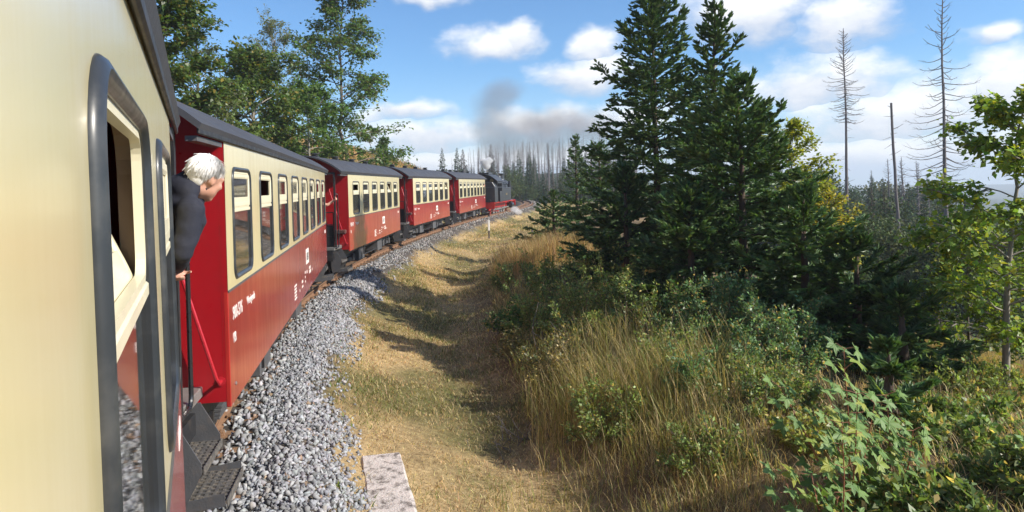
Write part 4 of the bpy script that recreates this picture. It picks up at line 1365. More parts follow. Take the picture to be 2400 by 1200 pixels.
def spruce(seed, H, R0, shoots, base=(.030, .058, .026), top_bare=.0, trunk_r=.11, low=.04, power=.85, dens=1.0, shoot_l=.15, tip=(.060, .098, .042)):
    r = np.random.default_rng(seed)
    tz = np.linspace(0, 1, 10)
    T = np.stack([r.normal(0, .01, 10) * H * (tz * .5), r.normal(0, .01, 10) * H * (tz * .5), tz * H], 1); T[0, :2] = 0
    lines = [(T, trunk_r * (1 - tz) + .010)]
    sub = []
    h = low * H
    while h < H * .985:
        t = h / H
        nb = int(r.integers(4, 7)) if t > .1 else 5
        a0 = r.uniform(0, 6.28)
        for i in range(nb):
            a_ = a0 + i * 6.283 / nb + r.normal(0, .22)
            Lb = (R0 * (1 - t) ** power + .10) * r.uniform(.68, 1.18)
            e_ = -.12 + .95 * t ** 1.6 + r.normal(0, .08)
            hh = h + r.normal(0, .05)
            p, _ = along(T, np.array([min(max(hh / H, 0), .99)]))
            B = bent(p[0], (math.cos(a_) * math.cos(e_), math.sin(a_) * math.cos(e_), math.sin(e_)), Lb, r, 5, sag=.30 * (1 - t), wob=.04, lift=.45)
            lines.append((B, np.linspace(.022 * (1 - t * .6), .004, 5)))
            sub.append((B, Lb, 1.0))
            m_ = int(max(2, Lb / .16))
            for q in range(m_):
                tt = .18 + .8 * (q + r.uniform(0, .9)) / m_
                pp, td = along(B, np.array([min(tt, .99)]))
                side = 1 if q % 2 else -1
                sd = unit(np.cross(td[0], [0, 0, 1.]) * side * r.uniform(.7, 1.0) + td[0] * .75 + np.array([0, 0, r.normal(-.04, .26)]))
                sl_ = min(.75, Lb * .42) * (1.08 - tt * .75) * r.uniform(.6, 1.2)
                W_ = bent(pp[0], sd, sl_, r, 4, sag=.20, wob=.05, lift=.2)
                sub.append((W_, sl_, 1.25))
        h += (.20 + .16 * (1 - t)) * r.uniform(.8, 1.25) / dens
    wts = np.array([l_ * k_ for _, l_, k_ in sub]); wts /= wts.sum()
    cnt = r.multinomial(shoots, wts) + 1
    Ps, Ds = [], []
    for (B, l_, k_), c_ in zip(sub, cnt):
        t = np.concatenate([[.995], r.random(c_ - 1) ** .8])
        p, td = along(B, t)
        sdv = unit(np.cross(td, np.array([[0, 0, 1.]])))
        sg = r.choice([-1, 1], c_)[:, None]
        d = td + sdv * sg * r.uniform(.3, .95, c_)[:, None] + np.array([[0, 0, 1]]) * r.normal(.12, .28, c_)[:, None]
        d[0] = td[0]
        Ps.append(p); Ds.append(unit(d))
    # leader
    nl = 14
    zz = H - np.linspace(0, .5, nl)
    Ps.append(np.stack([np.full(nl, T[-1, 0]), np.full(nl, T[-1, 1]), zz], 1))
    aa = r.uniform(0, 6.28, nl)
    Ds.append(unit(np.stack([np.cos(aa) * .6, np.sin(aa) * .6, np.full(nl, 1.0)], 1)))
    P, D = np.concatenate(Ps), np.concatenate(Ds)
    n = len(P)
    ln = shoot_l * r.uniform(.55, 1.25, n)
    wd = ln * r.uniform(.22, .32, n)
    depth = np.clip(np.hypot(P[:, 0], P[:, 1]) / (R0 * np.clip(1 - P[:, 2] / H, .06, 1) ** power + .1), 0, 1.2)
    c = colours(n, base, .22, r)
    k = r.random(n) < .34 * depth  # outer shoots: sunlit look put into a lighter needle colour
    c[k] = colours(k.sum(), tip, .2, r)
    # each shoot: two crossed needle blades
    A = unit(np.cross(D, r.normal(size=(n, 3)))); B_ = np.cross(D, A)
    blk = []
    for S in (A, B_):
        w_ = wd[:, None] * S * .5
        blk.append(np.stack([P, P + D * (ln * .5)[:, None] + w_ * 1.15, P + D * ln[:, None], P + D * (ln * .5)[:, None] - w_ * 1.15], 1))
    V = np.stack(blk, 1).reshape(-1, 3)
    F1 = np.arange(n * 2)[:, None] * 4 + np.array([[0, 1, 2, 3]])
    TV, TF = np_tubes(lines[:1], 7)
    BV, BF = np_tubes(lines[1:], 3)
    TV, TF = np.concatenate([TV, BV]), np.concatenate([TF, BF + len(TV)])
    return np_mesh('trunk', TV, TF, M['bark_red'], smooth=True), np_mesh('crown', V, F1, M['needle'], np.repeat(c, 8, 0))

def xy(px, d):
    p = at(px, 600, d)
    return p.x, p.y
def on_ground(px, d, dz=0.):
    x, y = xy(px, d)
    return (x, y, gz1(x, y) + dz)

# ------------------------------------------------------------------ spruces on the right
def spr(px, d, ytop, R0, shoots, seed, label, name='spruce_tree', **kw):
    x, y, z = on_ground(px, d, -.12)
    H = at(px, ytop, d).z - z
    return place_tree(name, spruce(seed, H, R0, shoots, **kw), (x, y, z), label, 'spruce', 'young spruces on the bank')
spr(1545, 21.0, -42, 2.7, 36000, 11, 'tallest spruce, left of the two big spruces, its top cut by the picture edge', power=.60, trunk_r=.13, shoot_l=.175)
spr(1690, 17.5, -6, 2.75, 34000, 12, 'big pointed spruce with a thin bare leader, right of the tallest one', power=.92, shoot_l=.16, dens=1.05)
spr(1742, 14.5, 188, 2.7, 33000, 13, 'broad spruce with a bare reddish leader in front of the big spruces', power=.85, dens=1.2, base=(.036, .070, .030))
spr(2006, 12.6, 556, 1.85, 14000, 14, 'small dark spruce right of the spruce group, tip below the horizon', base=(.024, .05, .024))  # needles darkened: the shade on it is put into the colour
spr(1885, 13.0, 455, 2.0, 15000, 15, 'low spreading spruce between the broad spruce and the yellow beech', base=(.038, .074, .030))
spr(1412, 27.0, 335, 2.1, 12000, 16, 'dark spruce at the left flank of the big spruces', power=.8)
spr(1357, 34.0, 318, 1.35, 6000, 17, 'slim pale green spruce standing alone left of the dark group', base=(.045, .078, .042))
spr(1300, 30.0, 452, 1.5, 6500, 18, 'small bushy spruce at the left end of the group, nearest the track')
spr(1470, 18.0, 390, 2.2, 17000, 19, 'low shaded spruce in front of the tallest spruce', base=(.024, .048, .022))  # shade painted in as a darker needle base
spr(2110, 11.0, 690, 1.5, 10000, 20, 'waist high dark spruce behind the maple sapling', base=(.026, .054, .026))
spr(1620, 14.0, 440, 2.0, 13000, 21, 'shaded spruce filling the gap under the two big spruces', base=(.024, .05, .022))  # darker needle base stands in for the shade here
spr(2075, 8.6, 812, .55, 2600, 22, 'knee high spruce seedling with a bare leader beside the maple sapling', base=(.04, .08, .035))

# ------------------------------------------------------------------ broadleaved trees
YG, GR = (.17, .20, .035), (.060, .105, .030)
def bl(px, d, ytop, label, seed, name='beech_tree', dz=-.1, **kw):
    x, y, z = on_ground(px, d, dz)
    H = at(px, ytop, d).z - z
    cat = kw.pop('cat', 'tree'); group = kw.pop('group', None)
    return place_tree(name, broadleaf(seed, H, **kw), (x, y, z), label, cat, group)
bl(2350, 11.0, 240, 'slim beech sapling with grey trunk at the right edge', 31, env=lambda t: 1.55 * (1 - t) ** .55 + .15, limbs=38, leaves=10500, size=.098, base=(.135, .195, .038), h0=.2, alt=(.26, .26, .04), alt_p=.12, trunk_r=.055, bark='bark_pale', twigs=8, elev=.25)
bl(2250, 12.5, 600, 'low leafy beech left of the grey beech trunk', 34, env=lambda t: 1.2 * (1 - t) ** .5 + .15, limbs=22, leaves=5000, size=.08, base=(.09, .135, .03), h0=.1, alt=(.22, .20, .03), alt_p=.15, trunk_r=.03, twigs=7, elev=.2)
bl(1870, 19.0, 305, 'yellow green beech rising behind the broad spruce', 32, env=lambda t: 1.25 * (1 - t) ** .6 + .12, limbs=30, leaves=6500, size=.095, base=(.17, .20, .030), h0=.15, alt=(.28, .27, .04), alt_p=.25, trunk_r=.05, elev=.55)
bl(1940, 18.0, 470, 'smaller yellowing beech beside the yellow green beech', 33, env=lambda t: .9 * (1 - t) ** .5 + .1, limbs=20, leaves=3000, size=.09, base=(.19, .20, .035), h0=.2, alt=(.32, .25, .04), alt_p=.3, trunk_r=.03)
# left of the line
bl(405, 25.0, -110, 'dense dark leafy tree at the upper left, beside the near carriage roof', 41, name='maple_tree', env=lambda t: 1.75 * math.sin(math.pi * min(1, .12 + t * .86)) ** .7, limbs=66, leaves=21000, size=.18, base=(.055, .088, .026), h0=.12, alt=(.15, .12, .03), alt_p=.10, trunk_r=.16, elev=.45, spread=.15)
bl(612, 36.0, 150, 'round leafy maple with pale trunk behind the second carriage roof', 42, name='maple_tree', env=lambda t: 2.15 * math.sin(math.pi * min(1, .10 + t * .84)) ** .75, limbs=52, leaves=15000, size=.19, base=(.060, .095, .026), h0=.22, alt=(.16, .13, .03), alt_p=.10, trunk_r=.20, elev=.40, bark='bark_pale', spread=.17)
bl(825, 47.0, -40, 'tall open crowned maple with layered boughs and bare gaps', 43, name='maple_tree', env=lambda t: 3.6 * (1 - t) ** .6 + .4, limbs=50, leaves=17000, size=.21, base=(.064, .110, .030), h0=.14, alt=(.10, .10, .05), alt_p=.2, trunk_r=.16, elev=.30, spread=.22, twigs=7)
bl(738, 42.0, 215, 'leafy maple between the round maple and the open crowned maple', 46, name='maple_tree', env=lambda t: 2.2 * math.sin(math.pi * min(1, .10 + t * .84)) ** .7, limbs=38, leaves=9000, size=.19, base=(.066, .112, .028), h0=.1, trunk_r=.12, elev=.35, bark='bark_pale', spread=.16)
bl(648, 62.0, 78, 'thin grey green tree behind the round maple', 44, name='birch_tree', env=lambda t: 2.3 * (1 - t) ** .5 + .3, limbs=34, leaves=5000, size=.18, base=(.105, .12, .06), h0=.2, trunk_r=.14, elev=.7, bark='bark_pale', spread=.12)
bl(478, 40.0, 60, 'feathery grey green tree behind the dense dark tree', 45, name='birch_tree', env=lambda t: 1.4 * (1 - t) ** .5 + .25, limbs=34, leaves=4500, size=.16, base=(.085, .105, .05), h0=.15, trunk_r=.13, elev=.6, spread=.13)
bl(560, 29.0, 235, 'pale green bush on the slope above the second carriage', 47, name='hazel_bush', cat='bush', env=lambda t: 1.6 * (1 - t) ** .5 + .2, limbs=26, leaves=4000, size=.13, base=(.095, .14, .045), h0=.03, trunk_r=.05, elev=.5)
bl(500, 27.5, 225, 'olive bush on the slope beneath the dense dark tree', 48, name='hazel_bush', cat='bush', env=lambda t: 1.5 * (1 - t) ** .5 + .2, limbs=24, leaves=3500, size=.13, base=(.085, .11, .04), h0=.03, trunk_r=.05, elev=.5)
bl(880, 55.0, 305, 'dark low bush at the foot of the open crowned maple', 49, name='hazel_bush', cat='bush', env=lambda t: 1.6 * (1 - t) ** .5 + .2, limbs=20, leaves=2500, size=.2, base=(.05, .085, .03), h0=.03, trunk_r=.05, elev=.4)
spr(905, 62.0, 322, 1.1, 1800, 51, 'tiny conifer alone on the dry grass slope left of the track', name='conifer_seedling', shoot_l=.3)

# maple sapling in the foreground: every leaf its own piece
def maple_leaf(seed):
    r = np.random.default_rng(seed)
    out = [(0, 0)]
    tips = [(-115, .62), (-58, .86), (0, 1.0), (58, .86), (115, .62)]
    ptsA = []
    for k, (a_, R_) in enumerate(tips):
        for (da, f_) in ((-15, .66), (-6, .80), (0, 1.0), (6, .80), (15, .66)):
            an = math.radians(a_ + da)
            ptsA.append((math.sin(an) * R_ * f_, .30 + math.cos(an) * R_ * f_ * .78))
        if k < 4:
            an = math.radians((a_ + tips[k + 1][0]) / 2)
            ptsA.append((math.sin(an) * .40, .30 + math.cos(an) * .40 * .78))
    V = [(0, .28, 0)] + [(x, y, -.22 * (x * x + (y - .3) ** 2) + r.normal(0, .02)) for x, y in ptsA]
    Fq = [(0, i, i + 1) for i in range(1, len(ptsA))]
    V += [(-.012, 0, 0), (.012, 0, 0), (.012, .3, .004), (-.012, .3, .004)]
    b = len(V) - 4
    mb = MB(); mb.v = V; mb.f = Fq + [(b, b + 1, b + 2, b + 3)]
    return mb
mleaf = []
for k, cc_ in enumerate(((.155, .265, .075), (.18, .29, .08), (.12, .21, .06), (.25, .33, .06), (.31, .34, .055))):
    m, t, b, o = principled('maple_leaf_%d' % k)
    co = t.n('ShaderNodeTexCoord').outputs['Object']
    c2 = t.mix(t.noise(co, 3.0, 4), tuple(x * .75 for x in cc_), tuple(x * 1.25 for x in cc_))
    t.link(c2, b.inputs['Base Color']); b.inputs['Roughness'].default_value = .52; b.inputs['Specular IOR Level'].default_value = .35
    tr = t.n('ShaderNodeBsdfTranslucent', {'Color': t.mix(1.0, c2, (1.3, 1.25, .6), 'MULTIPLY')})
    t.link(t.n('ShaderNodeMixShader', {0: .3, 1: b.outputs[0], 2: tr.outputs[0]}).outputs[0], o.inputs['Surface'])
    me = maple_leaf(60 + k).mesh('leaf', m)
    mleaf.append(me)
def maple_sapling(px, d, ytop, label, seed, nleaf, stems, spread):
    x, y, z = on_ground(px, d, -.05)
    H = at(px, ytop, d).z - z
    r = np.random.default_rng(seed)
    root = empty('maple_sapling', (x, y, z))
    tag(root, label, 'sapling')
    lines, tw = [], []
    for i in range(stems):
        a_ = r.uniform(0, 6.28)
        sc_ = 1.0 if i == 0 else r.uniform(.45, .85)
        B = bent((r.normal(0, .04), r.normal(0, .04), 0), (math.cos(a_) * spread * (i > 0) + .02, math.sin(a_) * spread * (i > 0), 1), H * sc_, r, 8, wob=.04)
        lines.append((B, np.linspace(.010, .003, 8)))
        for q in range(int(11 * sc_) + 2):
            t = .2 + .8 * q / (int(11 * sc_) + 1)
            p, td = along(B, np.array([min(t, .99)]))
            for sg in (0, math.pi):
                az_ = q * 1.57 + sg + r.normal(0, .2)
                tw.append((p[0], az_, t))
    r.shuffle(tw)
    for (p, az_, t) in tw[:nleaf]:
        e_ = r.uniform(.15, .8)
        pl_ = r.uniform(.06, .14)
        P = bent(p, (math.cos(az_) * math.cos(e_), math.sin(az_) * math.cos(e_), math.sin(e_)), pl_, r, 4, sag=.3)
        lines.append((P, np.linspace(.0035, .002, 4)))
        o = link('leaf', mleaf[int(r.choice([0, 0, 1, 1, 2, 3, 4], p=[.2, .14, .2, .14, .18, .09, .05]))], root, tuple(P[-1]))
        s_ = r.uniform(.10, .165)
        o.scale = (s_, s_, s_)
        nn_ = (Vector((0, -.35, .42)) + tosun * .8 + Vector(r.normal(0, .3, 3))).normalized()
        dd2 = Vector((math.cos(az_), math.sin(az_), -.35)); dd2 = (dd2 - nn_ * dd2.dot(nn_)).normalized()
        o.rotation_euler = Matrix((dd2.cross(nn_), dd2, nn_)).transposed().to_euler()
    TV, TF = np_tubes(lines, 5)
    link('stem', np_mesh('stem', TV, TF, M['stem_red'], smooth=True), root)
    return root
maple_sapling(1968, 6.6, 815, 'maple sapling with red stems and big lobed leaves at lower right', 71, 150, 5, .28)
maple_sapling(2075, 6.9, 925, 'shorter maple sapling right of the red stemmed one', 72, 100, 4, .3)
maple_sapling(1930, 5.9, 985, 'low maple shoots at the bottom edge below the red stemmed sapling', 73, 80, 4, .45)

# ------------------------------------------------------------------ shrubs on the bank
def shrub(px, d, H, R_, leaves, size, base, label, seed, name='shrub', alt=None, alt_p=.1, group='shrubs on the bank', stems=26, bark='bark', upright=.9, var=.28):
    x, y, z = on_ground(px, d, -.05)
    r = np.random.default_rng(seed)
    lines, tw = [], []
    for i in range(stems):
        a_ = r.uniform(0, 6.28); rad = R_ * math.sqrt(r.random())
        hh = H * (1 - .55 * (rad / R_) ** 2) * r.uniform(.65, 1.15)
        st = np.array([math.cos(a_) * rad * .55, math.sin(a_) * rad * .55, 0])
        d0 = np.array([math.cos(a_) * rad * .6 / max(hh, .2), math.sin(a_) * rad * .6 / max(hh, .2), 1])
        B = bent(st, d0, hh * 1.05, r, 6, wob=.09)
        lines.append((B, np.linspace(.008, .003, 6)))
        tw.append((B, 1.0))
        for q in range(5):
            t = r.uniform(.25, .9)
            p, td = along(B, np.array([t]))
            an = r.uniform(0, 6.28)
            W_ = bent(p[0], td[0] * upright + np.array([math.cos(an), math.sin(an), .1]) * .8, hh * r.uniform(.18, .36), r, 4, wob=.1)
            lines.append((W_, np.linspace(.004, .002, 4)))
            tw.append((W_, .8))
    cnt = r.multinomial(leaves, np.array([w_ for _, w_ in tw]) / sum(w_ for _, w_ in tw))
    Ps, Ds = [], []
    for (B, _), c_ in zip(tw, cnt):
        p, td = along(B, r.random(c_) ** .65)
        Ps.append(p + r.normal(0, .035, (c_, 3))); Ds.append(td)
    P, D = np.concatenate(Ps), np.concatenate(Ds)
    n = len(P)
    D = unit(D * .7 + r.normal(0, .6, (n, 3))); N = unit(np.array([[0, 0, .45]]) + np.array([tuple(tosun)]) * .45 + r.normal(0, .5, (n, 3)))
    ln = size * r.uniform(.6, 1.35, n)
    V, Fq, C = leaf_quads(P, D, N, ln, ln * .55, colours(n, base, var, r, alt, alt_p))
    TV, TF = np_tubes(lines, 3)
    return place_tree(name, (np_mesh('stems', TV, TF, M[bark], smooth=True), np_mesh('foliage', V, Fq, M['leaf'], C)), (x, y, z), label, 'shrub', group, parts=('stems', 'foliage'))
OL, DG, BG, PG = (.098, .122, .044), (.045, .080, .028), (.070, .110, .055), (.115, .138, .052)
STRAW = (.36, .28, .13)
sh = [
 (1225, 21.0, 1.0, 1.0, 4200, .055, OL, 'olive shrub at the left tip of the bushes, nearest the tall dry grass'),
 (1335, 19.0, 1.15, 1.2, 6000, .055, OL, 'wide olive shrub below the tall dry grass'),
 (1430, 17.0, 1.2, 1.2, 6500, .052, PG, 'pale olive shrub in front of the shaded spruce foot'),
 (1215, 16.6, .7, .75, 3500, .07, DG, 'dark bramble bush overhanging the shaded ditch'),
 (1290, 15.2, 1.0, 1.0, 6000, .055, OL, 'olive shrub above the shadowed ditch bank'),
 (1385, 14.0, 1.05, 1.0, 6500, .050, PG, 'yellowish shrub left of the tall straw tuft'),
 (1490, 13.6, 1.1, 1.05, 6500, .050, OL, 'olive green shrub behind the tall straw tuft'),
 (1585, 13.0, 1.0, .9, 6000, .048, DG, 'dark green shrub at the foot of the broad spruce'),
 (1660, 12.0, 1.1, .95, 6500, .046, BG, 'blue green bilberry like shrub right of the dark shrub'),
 (1760, 11.8, 1.2, 1.0, 7000, .046, BG, 'tall blue green shrub with upright twigs, centre right'),
 (1830, 10.6, 1.0, .8, 6000, .044, BG, 'rounded blue green shrub left of the maple sapling'),
 (1560, 10.8, .8, .8, 5000, .044, OL, 'low olive shrub right of the tall straw tuft'),
 (1690, 9.8, .85, .85, 6000, .042, BG, 'low blue green shrub in the lower centre right'),
 (1790, 9.0, .65, .7, 4500, .040, OL, 'small olive shrub just left of the maple shoots'),
 (1480, 25.0, 1.0, 1.2, 3000, .07, OL, 'small olive shrub at the left foot of the spruces'),
 (1330, 27.5, .8, 1.0, 2200, .08, (.10, .115, .04), 'sparse shrub in the dry grass before the bushy spruce'),
 (2010, 6.1, .55, .7, 2600, .070, (.06, .10, .042), 'leafy bramble at the bottom edge under the maples'),
 (2140, 6.3, .50, .75, 2600, .075, (.055, .092, .04), 'bramble with broad leaves at the bottom edge, right of the maples'),
 (2290, 6.4, .50, .75, 2400, .080, (.05, .085, .04), 'broad leaved bramble at the bottom right'),
 (2420, 6.6, .55, .7, 2000, .080, (.055, .09, .04), 'bramble in the bottom right corner'),
 (2200, 7.8, .55, .75, 2800, .070, (.07, .115, .05), 'bramble patch behind the bottom right brambles'),
 (2330, 8.6, .60, .8, 2800, .065, (.075, .12, .045), 'bramble under the grey beech trunk'),
 (2120, 8.8, .55, .7, 2600, .060, DG, 'dark bramble beneath the waist high spruce'),
 (1900, 8.0, .6, .6, 2600, .050, OL, 'olive bramble between the blue green shrubs and the maples'),
 (2260, 10.0, .6, .8, 2400, .06, (.11, .13, .04), 'yellowish low shrub in front of the dry grass on the right'),
 (1290, 12.6, .7, .7, 3200, .05, (.075, .075, .035), 'brownish shrub leaning over the ditch bank'),
 (1235, 14.4, .65, .65, 3000, .05, (.10, .085, .04), 'brown bracken hanging over the shaded ditch bank'),
 (1310, 12.0, .7, .7, 3800, .048, (.11, .085, .045), 'rusty brown bracken left of the yellowish shrub'),
 (1420, 9.8, .65, .7, 4200, .044, PG, 'low pale olive shrub below the tall stalks'),
 (1650, 8.2, .45, .6, 2800, .04, OL, 'small olive shrub near the bottom edge, right of centre'),
 (740, 44.0, .9, 1.2, 1200, .13, DG, 'dark bush on the slope above the third carriage roof'),
 (800, 46.0, .9, 1.3, 1200, .13, GR, 'green bush at the slope edge above the third carriage'),
]
for i, (px, d, H, R_, n, s_, c_, lab) in enumerate(sh):
    low_ = .68 if ('bramble' in lab and d < 9) else 1.12
    if low_ < 1: c_ = (c_[0] * 1.35, c_[1] * 1.08, c_[2] * .9)
    shrub(px, d, H * low_, R_ * 1.08, int(n * .9), s_ * 1.15, tuple(v * k_ for v, k_ in zip(c_, (1.3, 1.42, 1.4))), lab, 200 + i, alt=(.32, .25, .11), alt_p=.12, name='bramble' if 'bramble' in lab else 'shrub', group=None)
# ------------------------------------------------------------------ grass
def blades(x, y, h, wd, cols, lean=.5, droop=.5, r=rng, leandir=None):
    n = len(x)
    z = zfun(x, y) - .02
    a_ = r.uniform(0, 6.28, n) if leandir is None else leandir + r.normal(0, .8, n)
    ln = np.clip(r.normal(lean, .25, n), .02, 1.6)
    dx, dy = np.cos(a_), np.sin(a_)
    P0 = np.stack([x, y, z], 1)
    d1 = unit(np.stack([dx * ln, dy * ln, np.ones(n)], 1)); d2 = unit(np.stack([dx * (ln + droop), dy * (ln + droop), np.full(n, .8)], 1))
    w_ = np.stack([-dy, dx, np.zeros(n)], 1) * np.asarray(wd)[:, None] * .5
    P1 = P0 + d1 * (h * .55)[:, None]; P2 = P1 + d2 * (h * .45)[:, None]
    V = np.stack([P0 - w_, P0 + w_, P1 + w_ * .8, P1 - w_ * .8, P2], 1).reshape(-1, 3)
    b = np.arange(n)[:, None] * 5
    return V, b + np.array([[0, 1, 2, 3]]), b + np.array([[3, 2, 4]]), np.repeat(cols, 5, 0)
def grass_obj(name, x, y, h, wd, cols, label, lean=.5, droop=.5, leandir=None, cat='grass'):
    V, F4, F3, C = blades(x, y, h, wd, cols, lean, droop, leandir=leandir)
    o = link(name, np_mesh(name, V, [F4, F3], M['grass'], C))
    tag(o, label, cat, kind='stuff')
    return o
sx_, sl2, dd_ = [], [], []
for (n, s0, s1, l0, l1) in ((64000, -4, 12, 1.75, 6.3), (38000, 12, 26, 1.75, 6.3), (24000, 26, 55, 1.7, 7.0), (16000, 55, 125, 2.0, 9.0), (9000, 88, 160, -6, -2.2)):
    s_ = rng.uniform(s0, s1, n); l_ = rng.uniform(l0, l1, n)
    keep = (l_ > 2.0 + .2 * np.sin(s_ * .9) + .15 * np.sin(s_ * 2.7)) | (rng.random(n) < .12) | (l_ < 0)
    sx_.append(s_[keep]); sl2.append(l_[keep])
S_, L_ = np.concatenate(sx_), np.concatenate(sl2)
x_, y_ = path_pt(S_, L_)
dcam = np.hypot(x_, y_)
patch = fbm(x_, y_, 4.5, 3); patch2 = fbm(x_ + 30, y_ - 11, 1.6, 2)
keep = rng.random(len(x_)) < np.clip(.85 + patch2 * .5, .25, 1)
x_, y_, dcam, patch, L_ = x_[keep], y_[keep], dcam[keep], patch[keep], L_[keep]
n = len(x_)
col = colours(n, (.60, .47, .265), .24)
gmix = rng.random(n) < np.clip(.18 + patch * .75 + .34 * np.exp(-((L_ - 3.8) / .8) ** 2), .02, .6)
col[gmix] = colours(gmix.sum(), (.17, .195, .06), .25)
bm_ = rng.random(n) < .16
col[bm_] = colours(bm_.sum(), (.19, .115, .058), .3)
h = rng.uniform(.05, .15, n) * (1 + .45 * np.clip(patch, -1, 1)) * np.clip(.8 + dcam / 60, 1, 2.0)
grass_obj('dry_grass', x_, y_, h, .0048 + dcam * .00036, col, 'short straw coloured grass matted along the verge', .95, .8)
# rough bank above the ditch, mixed grass
n = 56000
s_ = -4 + 34 * rng.random(n) ** 1.35; l_ = 5.3 + 8.0 * rng.random(n) ** 1.25
x_, y_ = path_pt(s_, l_)
dcam = np.hypot(x_, y_); patch = fbm(x_, y_, 3.3, 3)
col = colours(n, (.54, .42, .215), .28)
gmix = rng.random(n) < np.clip(.30 + patch * .5, .06, .8)
col[gmix] = colours(gmix.sum(), (.125, .15, .045), .28)
bm_ = rng.random(n) < .12
col[bm_] = colours(bm_.sum(), (.16, .095, .05), .3)
grass_obj('bank_grass', x_, y_, rng.uniform(.10, .38, n) * (1 + .3 * patch), .005 + dcam * .0004, col, 'mixed green and straw grass covering the right hand bank', .6, .7)
# tall straw tufts
def tuft(name, spots, label, base, alt, alt_p, lean=.16, droop=.35):
    X_, Y_, H_, C_ = [], [], [], []
    for (px, d, rad, n, h) in spots:
        cx, cy = xy(px, d)
        a_ = rng.uniform(0, 6.28, n); rr2 = rad * np.sqrt(rng.random(n))
        X_.append(cx + np.cos(a_) * rr2); Y_.append(cy + np.sin(a_) * rr2)
        H_.append(h * rng.uniform(.55, 1.12, n)); C_.append(colours(n, base, .25, rng, alt, alt_p))
    X_, Y_, H_, C_ = map(np.concatenate, (X_, Y_, H_, C_))
    return grass_obj(name, X_, Y_, H_, .004 + np.hypot(X_, Y_) * .00034, C_, label, lean, droop)
tuft('tall_grass', [(1215, 24.5, .9, 1300, 1.15), (1265, 25.5, 1.0, 1400, 1.2), (1320, 26, 1.0, 1300, 1.15), (1385, 27, 1.1, 1300, 1.1), (1440, 24, .9, 900, 1.0), (1500, 21, .7, 600, .9), (1240, 28, 1.4, 1300, 1.05), (1330, 30, 1.5, 1200, 1.0)],
     'tall pale straw grass standing beyond the bushes', (.50, .37, .19), (.30, .19, .095), .3)
tuft('reed_grass', [(1400, 10.6, .7, 430, 1.1), (1460, 10.2, .7, 470, 1.15), (1530, 10.0, .7, 380, 1.1), (1330, 10.4, .6, 300, .85), (1640, 9.8, .7, 280, .9), (1570, 9.0, .6, 220, .8), (1300, 11.6, .6, 380, .8), (1270, 13.5, .6, 300, .8), (1380, 12.6, .6, 260, .9), (1480, 12.2, .6, 260, .9), (1340, 15.5, .7, 300, .9), (1450, 15.0, .8, 320, .9), (1560, 8.6, .7, 180, .55), (1700, 8.4, .6, 160, .55), (1400, 7.6, .7, 200, .4), (1250, 8.2, .6, 180, .4), (1600, 7.4, .7, 200, .42), (1700, 7.6, .5, 160, .4), (1360, 11.6, .4, 90, 1.0), (1590, 10.2, .5, 110, 1.0), (1660, 10.6, .4, 70, 1.1), (1330, 9.6, .6, 120, .55), (1480, 8.8, .7, 160, .6)],
     'tall green and straw coloured stalks in the middle of the bank', (.25, .255, .085), (.50, .39, .20), .5, .2, .45)
tuft('straw_grass', [(2200, 13.5, .9, 1300, .95), (2280, 14.0, 1.0, 1400, .95), (2360, 14.5, 1.0, 1300, .95), (2230, 11.6, .7, 900, .55), (2300, 11.0, .7, 900, .5), (2420, 13, 1.0, 900, .9), (2140, 14.5, .8, 800, .9)],
     'tall straw grass behind the grey beech trunk on the right', (.46, .34, .155), (.24, .20, .08), .3)
# long grass on the left hand slope
n = 26000
s_ = rng.uniform(14, 100, n); l_ = -rng.uniform(3.6, 21, n)
x_, y_ = path_pt(s_, l_)
dcam = np.hypot(x_, y_)
col = colours(n, (.42, .29, .12), .28, rng, (.27, .135, .055), .3)
grass_obj('slope_grass', x_, y_, rng.uniform(.35, .95, n), .010 + dcam * .00050, col, 'long golden grass on the slope left of the train', .3, .5)
# weeds at the edge of the ballast
n = 1600
s_ = rng.uniform(0, 22, n); l_ = 1.75 + np.abs(rng.normal(0, .25, n))
k = fbm(s_ * 1.0, l_ * 0 + 3, 2.2, 2) > .35
x_, y_ = path_pt(s_[k], l_[k])
grass_obj('weeds', x_, y_, rng.uniform(.05, .14, k.sum()), np.full(k.sum(), .02), colours(k.sum(), (.12, .18, .04), .25, rng, (.32, .08, .04), .06), 'small green weeds growing at the ballast edge', .7, .6, cat='weeds')
# dry twigs and bare stems in the bushes
for i, (px, d, H, lab) in enumerate(((1345, 13.2, 1.15, 'bare grey twig bush at the left of the straw tuft'), (1560, 16.0, 1.0, 'bare arching twigs in front of the shaded spruces'), (1215, 10.6, .55, 'leafless brushwood lying on the ditch bank'))):
    r = np.random.default_rng(400 + i)
    lines = []
    for k in range(26):
        a_ = r.uniform(0, 6.28)
        B = bent((r.normal(0, .25), r.normal(0, .25), 0), (math.cos(a_) * .7, math.sin(a_) * .7, 1), H * r.uniform(.5, 1.1), r, 7, sag=.5, wob=.14)
        lines.append((B, np.linspace(.007, .003, 7)))
    TV, TF = np_tubes(lines, 4)
    tag(link('dead_twigs', np_mesh('dead_twigs', TV, TF, M['dead_wood']), None, on_ground(px, d, -.05)), lab, 'twigs', kind='stuff')

